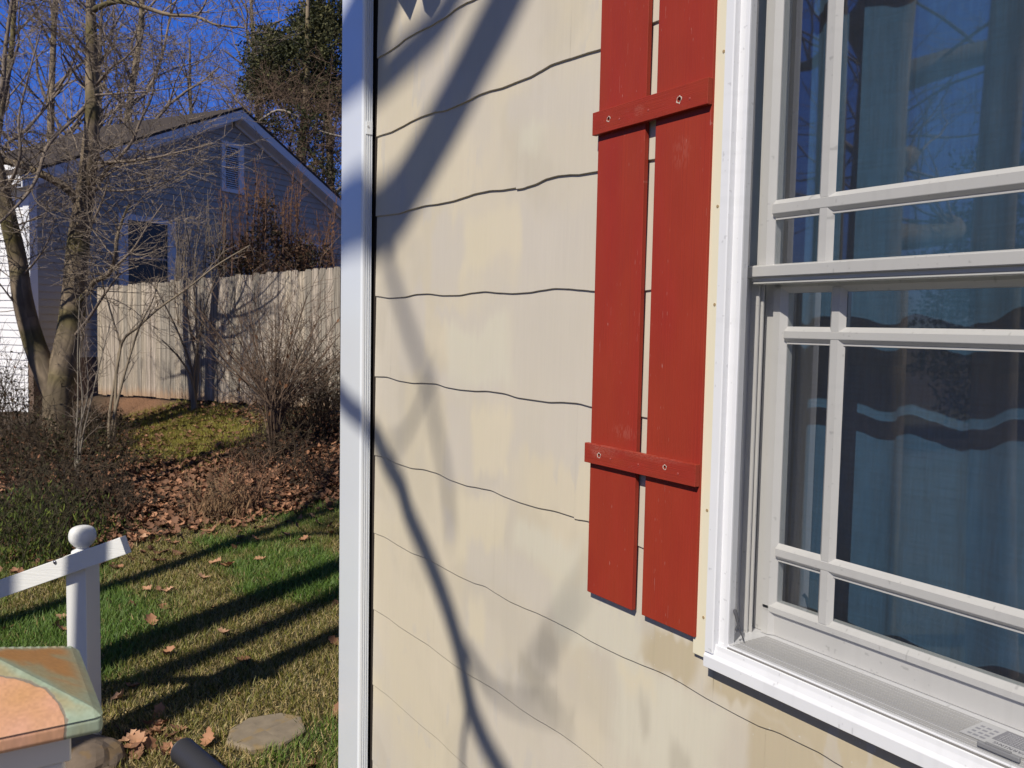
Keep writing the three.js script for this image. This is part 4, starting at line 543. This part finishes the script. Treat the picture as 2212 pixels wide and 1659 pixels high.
{
  const t = thing('bare_tree', 'broad bare tree with thick low limbs across the front lawn, mirrored in the panes', 'tree'), tr = new Acc(), br = new Acc(), R = mulberry(331), cf = barkAt(333);
  limb(tr, [V3(-5.85, -2.0, 7.0), V3(-5.8, 0.6, 7.0), V3(-5.75, 3, 7.05), V3(-5.8, 6, 7.1), V3(-5.7, 8.5, 7.2)], 0.23, 0.09, 10, cf, 24);
  for (const l of [[[-5.8, 3.5, 7.0], [-7.8, 4.2, 9.2], [-9.8, 4.4, 10.8], [-12.6, 5.6, 12.4]], [[-5.8, 1.6, 7.0], [-6.8, 2.3, 9.2], [-8.2, 2.4, 10.8], [-10.6, 3.6, 12.8]], [[-5.8, 4.8, 7.05], [-6.6, 6.4, 8.8], [-7.2, 8.0, 10.4], [-8.6, 9.8, 12]], [[-5.82, 1.0, 7.0], [-6.4, 1.3, 9.6], [-8.0, 1.8, 12.0], [-10.2, 1.7, 14.4]], [[-7.5, 4.1, 8.9], [-8.0, 3.3, 10.4], [-9.0, 3.0, 11.6]], [[-5.8, 2.6, 7.0], [-5.3, 3.1, 8.4], [-5.2, 3.3, 10], [-5.9, 3.9, 12]]]) { const q = limb(tr, l.map((p) => V3(...p)), 0.17, 0.05, 8, cf, 14); for (let k = 0; k < 10; k++) { const i = 2 + Math.floor(11 * (k + R()) / 10); grow(br, q.P[Math.min(i, q.P.length - 1)], V3(R() - 0.7, R() - 0.25, R() - 0.5).normalize(), 1.5 + 1.6 * R(), 0.022, 2, R, { ...OPT, step: 0.3, kids: [0, 4, 5] }); } }
  part('trunk', tr.geo(), barkMat, t); part('crown', br.geo(), twigMat, t);
}
{
  const R = mulberry(321), t = thing('evergreen_tree', 'dark dense evergreen across the front lawn, mirrored in the window', 'tree', [-8.0, -2.9, 14.5]), tr = new Acc(), cr = new Acc();
  limb(tr, [V3(0, 0, 0), V3(0.1, 3.5, 0), V3(0, 7, 0)], 0.2, 0.05, 8, barkAt(322), 10);
  leafCrown(cr, R, [[V3(0.2, 4.2, 0), 1.7, 3.0, 1.7, 1], [V3(-0.9, 3.2, 0.3), 1.2, 2.4, 1.2, 0.5], [V3(0.9, 5.8, 0), 1.0, 1.6, 1.2, 0.4]], 8000, 0.12, [[0.03, 0.04, 0.016], [0.02, 0.03, 0.012]]);
  part('trunk', tr.geo(), barkMat, t); part('crown', cr.geo(), leafMat, t);
}

// ---------------------------------------------------------------- lawn, litter and the small things on it
const hit = (px, py) => { let lo = 1, hi = 14; for (let k = 0; k < 40; k++) { const t = (lo + hi) / 2, p = at(px, py, t); if (p.y > groundY(p.x, p.z)) lo = t; else hi = t; } return at(px, py, lo); };
const SP = hit(573, 1588);   // where the stepping stone lies
function leafGeo(seed, L = 0.085) {   // a lobed, curled oak leaf
  const R = mulberry(seed), N = 9, p = [], id = [], cup = 0.25 + 0.5 * R(), roll = 0.4 + 0.6 * R();
  for (let k = 0; k <= N; k++) { const t = k / N, lobe = 0.55 + 0.45 * Math.cos(k * Math.PI), w = L * 0.34 * Math.sin(Math.PI * Math.pow(t, 0.8)) * (0.6 + 0.5 * lobe) + 0.001, x = L * (t - 0.5), y = L * (0.10 * Math.sin(t * 5 + roll * 3) + roll * 0.35 * (t - 0.5) ** 2 * 2); p.push(x, y, 0, x - 0.1 * w, y + cup * w * 0.9, w, x + 0.05 * w, y + cup * w * (0.6 + 0.5 * R()), -w); if (k < N) { const a = k * 3; id.push(a, a + 3, a + 1, a + 1, a + 3, a + 4, a, a + 2, a + 3, a + 2, a + 5, a + 3); } }
  const g = new THREE.BufferGeometry(); g.setAttribute('position', new THREE.Float32BufferAttribute(p, 3)); g.setIndex(id); g.computeVertexNormals(); g.setAttribute('uv', new THREE.Float32BufferAttribute(new Float32Array(p.length / 3 * 2), 2)); return g;
}
{ // grass blades
  const R = mulberry(401), bl = new THREE.BufferGeometry(); bl.setAttribute('position', new THREE.Float32BufferAttribute([-0.5, 0, 0, 0.5, 0, 0, -0.4, 0.5, 0.12, 0.4, 0.5, 0.12, 0, 1, 0.42], 3)); bl.setIndex([0, 1, 2, 1, 3, 2, 2, 3, 4]); bl.computeVertexNormals();
  const N = 170000, im = new THREE.InstancedMesh(bl, new THREE.MeshPhysicalMaterial({ roughness: 0.6, transmission: 0.3, thickness: 0, side: THREE.DoubleSide }), N), M = new THREE.Matrix4(), Q = new THREE.Quaternion(), E = new THREE.Euler(), S = V3(), C = new THREE.Color(); let k = 0;
  while (k < N) {
    const x = lerp(-7.6, -2.75, R()), z = lerp(-1.9, 1.6, R()), edge = x + 0.6 * (fbm(x * 2, z * 2, 5) - 0.5);
    if (edge < -7.1 + 0.5 * R() && R() > 0.06) continue; if (R() > 0.55 + 0.6 * fbm(x * 3, z * 3, 402)) continue; if (((x - SP.x) / 0.135) ** 2 + ((z - SP.z) / 0.14) ** 2 < 1) continue;
    const lush = sstep(0.45, 0.62, fbm(x * 1.3 + 3, z * 1.3, 403)) + Math.exp(-(((x + 5.3) / 0.5) ** 2 + ((z - 0.31) / 0.25) ** 2)), straw = R() < 0.6 - 0.5 * Math.min(1, lush) + 0.25 * sstep(-3.9, -3.3, x), h = lerp(0.022, 0.055, R()) * (straw ? 0.8 : 1) * (1 + 0.35 * Math.min(1, lush));
    E.set((R() - 0.5) * (straw ? 1.9 : 1.1), R() * 6.283, (R() - 0.5) * (straw ? 1.9 : 1.1)); Q.setFromEuler(E); S.set(0.0036 + 0.002 * R(), h, h); M.compose(V3(x, groundY(x, z) - 0.003, z), Q, S); im.setMatrixAt(k, M);
    const f = 0.7 + 0.6 * R(); straw ? C.setRGB(0.45 * f, 0.345 * f, 0.15 * f) : C.setRGB(lerp(0.19, 0.12, Math.min(1, lush)) * f, lerp(0.18, 0.215, Math.min(1, lush)) * f, 0.025 * f); im.setColorAt(k, C); k++;
  }
  im.name = 'grass'; im.receiveShadow = im.castShadow = true; scene.add(im); tag(im, 'patchy winter lawn of green and straw-coloured blades', 'grass', null, 'stuff');
  const N2 = 26000, im2 = new THREE.InstancedMesh(bl, im.material, N2); k = 0;
  while (k < N2) { const x = lerp(-13.8, -9, R()), z = lerp(-2.6, -0.3, R()); if (R() > 1.3 * Math.exp(-(((x + 11.7) / 1.4) ** 2 + ((z + 1.35) / 0.5) ** 2)) * (0.4 + fbm(x * 3, z * 3, 15))) continue; const h = 0.03 + 0.05 * R(); E.set((R() - 0.5) * 1.4, R() * 6.283, (R() - 0.5) * 1.4); Q.setFromEuler(E); S.set(0.006, h, h); M.compose(V3(x, groundY(x, z) - 0.003, z), Q, S); im2.setMatrixAt(k, M); const f = 0.7 + 0.6 * R(); C.setRGB(0.32 * f, 0.28 * f, 0.045 * f); im2.setColorAt(k, C); k++; }
  im2.name = numbered('moss_patch'); im2.receiveShadow = true; scene.add(im2); tag(im2, 'sunlit yellow-green mossy grass patch at the foot of the fence', 'moss', null, 'stuff');
}
{ // leaf litter
  const R = mulberry(411), geos = [1, 2, 3].map((s) => leafGeo(410 + s, 0.085)), m = new THREE.MeshStandardMaterial({ roughness: 0.8, side: THREE.DoubleSide }), M = new THREE.Matrix4(), Q = new THREE.Quaternion(), E = new THREE.Euler(), S = V3(), C = new THREE.Color();
  const spots = [[], [], []]; let n = 0;
  while (n < 9500) {
    const x = lerp(-13.5, -2.9, R()), z = lerp(-2.9, 1.5, R()), edge = x + 0.6 * (fbm(x * 2, z * 2, 5) - 0.5);
    let d = edge < -6.95 ? (x < -10 ? 0.42 : 1) : edge < -6.3 ? 0.16 : 0.006; d *= 0.35 + 1.1 * fbm(x * 2.2, z * 2.2, 412); if (edge < -6.9 && z < -0.5 && x > -10) d *= 1.6; if (((x + 3.75) / 0.22) ** 2 + ((z - 0.5) / 0.12) ** 2 < 1) d = 0.5; if (R() > d) continue;
    spots[n++ % 3].push([x, z]);
  }
  spots.forEach((list, i) => { const im = new THREE.InstancedMesh(geos[i], m, list.length); list.forEach(([x, z], k) => { E.set((R() - 0.5) * 1.1, R() * 6.283, (R() - 0.5) * 1.1); Q.setFromEuler(E); S.setScalar(0.5 + 0.65 * R()); M.compose(V3(x, groundY(x, z) + 0.008 + 0.035 * R() * (x < -5.6 ? 1 : 0.4), z), Q, S); im.setMatrixAt(k, M); const f = (0.45 + 0.65 * R()) * (R() < 0.3 ? 0.55 : 1), w = R(); C.setRGB(lerp(0.24, 0.40, w) * f, lerp(0.11, 0.20, w) * f, lerp(0.055, 0.11, w) * f); im.setColorAt(k, C); }); im.name = numbered('leaf_litter'); im.castShadow = im.receiveShadow = true; scene.add(im); tag(im, 'brown oak leaves covering the bank below the fence', 'leaf litter', 'leaf litter on the bank and lawn', 'stuff'); });
  // single leaves lying on the lawn
  const lm = [[0.42, 0.225, 0.125], [0.36, 0.18, 0.095], [0.46, 0.27, 0.16]].map((c) => mat(...c, 0.75)), protos = [0, 1, 2].map((k) => { const o = new THREE.Mesh(leafGeo(430 + k, 0.10), lm[k]); o.castShadow = o.receiveShadow = true; return o; });
  const shared = 'small curled brown oak leaf scattered on the lawn between the shadow bands';
  for (const [px, py, k, label] of [[318, 1283, 0, 'upright curled brown leaf on the bright green grass right of the white post'], [361, 1287, 2, 'pale brown leaf lying flat beside the upright curled leaf on green grass'], [326, 1356, 1, 'brown leaf at the lower edge of the bright green grass patch'], [125, 1362, 0, 'largest brown leaf left of the white post above the copper cap'], [138, 1372, 1, 'brown leaf touching the post side of the leaf cluster above the copper cap'], [140, 1345, 2, 'topmost curled leaf of the cluster above the copper cap'], [260, 1518, 2, 'lone lobed leaf right of the lower end of the white post'], [484, 1378, 2, 'lone leaf in the sun strip between two shadow bands'], [363, 1422, 1], [465, 1225, 0], [492, 1232, 1], [562, 1218, 0], [440, 1258, 2], [552, 1173, 1], [620, 1165, 0], [678, 1125, 2, 'star-shaped leaf near the downspout at the upper lawn edge'], [715, 1160, 0, 'brown leaf close to the downspout on the upper lawn'], [655, 1175, 1], [520, 1170, 2], [300, 1618, 0, 'big brown leaf in the pile beside the post foot'], [278, 1612, 2, 'leaf of the pile nearest the white post foot'], [292, 1628, 1, 'lowest leaf of the pile beside the post foot'], [451, 1612, 1, 'upright narrow leaf standing behind the black drain pipe'], [240, 1172, 0], [285, 1168, 1], [310, 1172, 2]]) { const o = protos[k].clone(), p = hit(px, py); o.name = numbered('fallen_leaf'); o.position.copy(p); o.position.y += 0.032; o.rotation.set((rnd() - 0.5) * 0.9, rnd() * 6.28, (rnd() - 0.5) * 0.9); o.scale.setScalar(0.7 + 0.35 * rnd()); scene.add(o); tag(o, label ?? shared, 'leaf', 'single fallen leaves on the lawn'); }
}
{ // stepping stone, drain pipe, rock
  const stoneTex = dataTex(256, 256, (u, v) => { const k = 0.75 + 0.5 * fbm(u * 12, v * 12, 451); let c = [0.22 * k, 0.175 * k, 0.12 * k]; c = mix3(c, [0.27, 0.185, 0.08], 0.7 * sstep(0.5, 0.65, fbm(u * 5, v * 5, 452))); return c; });
  const sh = new THREE.Shape([[-0.17, 0.02], [-0.1, 0.15], [0.0, 0.19], [0.13, 0.13], [0.165, 0.0], [0.1, -0.13], [-0.04, -0.165], [-0.13, -0.1]].map((q) => new THREE.Vector2(q[0] * 0.86, q[1] * 0.86))), g = new THREE.ExtrudeGeometry(sh, { depth: 0.03, bevelEnabled: true, bevelSize: 0.012, bevelThickness: 0.008, bevelSegments: 2 }); g.rotateX(-Math.PI / 2);
  const st = part('stepping_stone', planarUV(g, 0, 2, 2, 2), new THREE.MeshStandardMaterial({ map: stoneTex, roughness: 0.9, bumpMap: stoneTex, bumpScale: 0.01 }), scene); st.position.set(SP.x, SP.y - 0.016, SP.z); st.rotation.set(0.03, 0.25, 0, 'XYZ'); tag(st, 'flat tan stepping stone set in the lawn by the drain pipe', 'stone');
  const pp = thing('drain_pipe', 'black corrugated drain pipe lying on the lawn below the downspout', 'pipe'), pm = mat(0.035, 0.035, 0.04, 0.45), a = at(396, 1622, 3.36), b = V3(-2.72, a.y + 0.03, 0.34), n = 120, pts = [], rs = [];
  for (let k = 0; k <= n; k++) { pts.push(a.clone().lerp(b, k / n)); rs.push(0.047 + 0.0022 * Math.sin(k * Math.PI / 1.5)); }
  const ac = new Acc(); ac.tube(pts, rs, 28, [1, 1, 1]); part('hose', ac.geo(), pm, pp);
  const cap = new THREE.TorusGeometry(0.046, 0.004, 8, 28), dir = b.clone().sub(a).normalize(); cap.applyQuaternion(new THREE.Quaternion().setFromUnitVectors(V3(0, 0, 1), dir)); cap.translate(a.x, a.y, a.z); part('rim', cap, pm, pp);
  const dk = new THREE.CircleGeometry(0.045, 28); dk.applyQuaternion(new THREE.Quaternion().setFromUnitVectors(V3(0, 0, 1), dir)); dk.translate(a.x + dir.x * 0.012, a.y + dir.y * 0.012, a.z + dir.z * 0.012); part('end_cap', dk, mat(0.05, 0.05, 0.055, 0.5), pp);
  const rg = new THREE.IcosahedronGeometry(0.13, 4), p = rg.attributes.position; for (let k = 0; k < p.count; k++) { const x = p.getX(k), y = p.getY(k), z = p.getZ(k), f = 0.85 + 0.35 * fbm(x * 14 + 3, y * 14 + z * 11, 461); p.setXYZ(k, x * f * 1.35, y * f * 0.62, z * f); } rg.computeVertexNormals();
  const rk = part('rock', planarUV(rg, 0, 2, 3, 3), new THREE.MeshStandardMaterial({ map: stoneTex, color: col(0.62, 0.58, 0.6), roughness: 0.9 }), scene); const rp = at(178, 1668, 3.42); rk.position.set(rp.x, groundY(rp.x, rp.z) + 0.015, rp.z); rk.rotation.y = 0.7; tag(rk, 'rounded brown rock at the foot of the white handrail post', 'rock');
}
{ // white handrail with ball finial
  const t = thing('handrail', 'white wooden stair handrail post with a ball finial', 'railing', [-3.868, 0, 0.735]), wh = mat(0.74, 0.735, 0.70, 0.5, { bumpMap: woodBump, bumpScale: 0.0008 }), th = -42 * Math.PI / 180;
  // local x along the rail (up to the right), local z toward the sun side
  const g = sub('post', t); g.rotation.y = 48 * Math.PI / 180;
  part('shaft', planarUV(boxG(-0.0445, 0.0445, -1.80, -0.972, -0.0445, 0.0445, 0.002), 0, 1, 4, 1), wh, g);
  part('block', boxG(-0.05, 0.05, -0.9715, -0.9615, -0.05, 0.05, 0.002), wh, g);
  const pr = [[0.0, -0.906], [0.04, -0.906], [0.043, -0.898], [0.04, -0.888], [0.028, -0.884], [0.024, -0.874], [0.034, -0.866], [0.048, -0.848], [0.052, -0.832], [0.050, -0.812], [0.042, -0.797], [0.024, -0.788], [0, -0.786]].map((q) => new THREE.Vector2(q[0], q[1] - 0.0575)); part('ball_finial', new THREE.LatheGeometry(new THREE.SplineCurve(pr).getPoints(40), 32), wh, t);
  const r = sub('rail', t); r.rotation.y = 48 * Math.PI / 180;
  const sl = 0.385, rs = new THREE.Shape([[-2.2, -1.018 - 2.2 * sl], [0.245, -1.018 + 0.245 * sl], [0.222, -0.947 + 0.222 * sl], [-2.2, -0.945 - 2.2 * sl]].map((q) => new THREE.Vector2(...q))), rg = new THREE.ExtrudeGeometry(rs, { depth: 0.036, bevelEnabled: true, bevelSize: 0.002, bevelThickness: 0.002, bevelSegments: 2 }); rg.translate(0, 0, 0.048); part('board', planarUV(rg, 1, 0, 4, 1), wh, r);
  const bo = new THREE.SphereGeometry(0.007, 14, 10); bo.scale(1, 1.2, 0.7); bo.translate(-0.06, -0.975, 0.088); part('bolt', bo, mat(0.25, 0.25, 0.27, 0.25, { metalness: 0.9 }), r);
}
{ // newel post with weathered copper cap close to the camera
  const t = thing('newel_post', 'white newel post with a weathered copper pyramid cap at the lower left', 'post', [-0.875, 0, 1.157]), Y = -0.334, H = 0.09;
  const copper = dataTex(512, 512, (u, v) => {
    const x = u - 0.5, y = v - 0.5, n = fbm(u * 7, v * 7, 471), edge = Math.max(Math.abs(x), Math.abs(y)) * 2, diag = Math.abs(Math.abs(x) - Math.abs(y)), w = 0.16 * (n - 0.5);
    let c = mix3([0.30, 0.245, 0.125], [0.36, 0.33, 0.20], fbm(u * 16, v * 16, 472));
    const rust = sstep(0.42, 0.60, fbm(u * 4.5 + 2, v * 4.5, 473)) * (1 - sstep(0.75, 1.0, edge)); c = mix3(c, [0.42, 0.20, 0.055], rust * 0.9);
    const green = Math.max(sstep(0.80, 1.05, edge + 1.6 * w), (1 - sstep(0.01, 0.09, diag + w * 0.7)) * (0.4 + fbm(u * 9, v * 9, 479))); c = mix3(c, mix3([0.20, 0.29, 0.22], [0.34, 0.44, 0.35], fbm(u * 30, v * 30, 474)), 0.8 * clamp(green, 0, 1));
    // freshly bared copper on the face toward the camera, with its own ragged outline
    const px = (u - 1.0) / 0.33, py = (v - 0.44) / 0.40, rag = 0.12 * (fbm(u * 14, v * 14, 475) - 0.5) + 0.05 * (noise(u * 60, v * 60, 476) - 0.5), rr = px * px + py * py + rag;
    if (Math.abs(rr - 1) < 0.03) c = [0.22, 0.19, 0.15]; else if (rr < 1) c = mix3([0.56, 0.30, 0.20], [0.50, 0.27, 0.12], sstep(0.3, 0.7, fbm(u * 3, v * 3, 477)));
    const f = 0.9 + 0.2 * noise(u * 90, v * 90, 478); return [c[0] * f, c[1] * f, c[2] * f];
  });
  const cm = new THREE.MeshStandardMaterial({ map: copper, roughness: 0.55, metalness: 0.0, side: THREE.DoubleSide, bumpMap: copper, bumpScale: 0.0008 });
  const N = 24, p = [], id = [], uv = []; for (let j = 0; j <= N; j++) for (let i = 0; i <= N; i++) { const x = (i / N - 0.5) * 2, z = (j / N - 0.5) * 2, e = Math.max(Math.abs(x), Math.abs(z)), rnd4 = 0.006 * sstep(0.9, 1, e); const m = Math.min(1, Math.hypot(x, z) > 1.38 ? 1.38 / Math.hypot(x, z) : 1); p.push(x * H * m, Y + 0.045 * (1 - e) - rnd4 * 0.4, z * H * m); uv.push(i / N, 1 - j / N); if (i < N && j < N) { const a = j * (N + 1) + i; id.push(a, a + N + 1, a + 1, a + 1, a + N + 1, a + N + 2); } }
  const g = new THREE.BufferGeometry(); g.setAttribute('position', new THREE.Float32BufferAttribute(p, 3)); g.setAttribute('uv', new THREE.Float32BufferAttribute(uv, 2)); g.setIndex(id); const gg = g.toNonIndexed(); gg.computeVertexNormals();
  const cap = sub('copper_cap', t); part('pyramid', gg, cm, cap);
  const sk = boxG(-H + 0.0005, H - 0.0005, Y - 0.0175, Y - 0.0018, -H + 0.0005, H - 0.0005, 0.005); { const q = sk.attributes.position, w = new Float32Array(q.count * 2); for (let k = 0; k < q.count; k++) { w[2 * k] = 0.975 + (q.getY(k) - Y) * 1.5; w[2 * k + 1] = 0.5 - q.getZ(k) / (2 * H); } sk.setAttribute('uv', new THREE.BufferAttribute(w, 2)); } part('drip_edge', sk, cm, cap);
  const wh = mat(0.62, 0.60, 0.56, 0.6); part('neck_moulding', merge([boxG(-0.067, 0.067, Y - 0.046, Y - 0.018, -0.067, 0.067, 0.002), boxG(-0.063, 0.063, Y - 0.062, Y - 0.0465, -0.063, 0.063, 0.004)]), wh, t);
  part('shaft', boxG(-0.054, 0.054, -2.3, Y - 0.0625, -0.054, 0.054, 0.002), wh, t);
}
{ // thin metal tails of a wind chime under the eave: only their shadows reach the picture
  const t = thing('wind_chime', 'metal wind chime hanging under the eave, its tails shadowed on the shingles', 'wind chime', [0, 0, 0]), m = mat(0.3, 0.3, 0.32, 0.4, { metalness: 0.8 }), zc = 0.16, off = (x, y) => V3(x + SUN.x / SUN.z * zc, y + SUN.y / SUN.z * zc, zc);
  for (const pts of [[[-2.393, 0.894], [-2.333, 0.96], [-2.325, 1.06], [-2.47, 1.06], [-2.485, 0.985], [-2.44, 0.94]], [[-2.256, 0.862], [-2.205, 0.888], [-2.19, 0.93], [-2.215, 1.0], [-2.30, 1.02], [-2.325, 0.95], [-2.30, 0.895]]]) { const s = new THREE.Shape(pts.map(([x, y]) => { const q = off(x, y); return new THREE.Vector2(q.x, q.y); })), g = new THREE.ExtrudeGeometry(s, { depth: 0.002, bevelEnabled: false }); g.translate(0, 0, zc); part('tail', g, m, t); }
  const cd = new Acc(); for (const x of [-2.40, -2.26]) { const q = off(x, 1.03); cd.tube([q, V3(q.x, 2.3, zc)], 0.001, 4, [0.2, 0.2, 0.2]); } part('cord', cd.geo(), twigMat, t);
}

renderer.render(scene, camera);
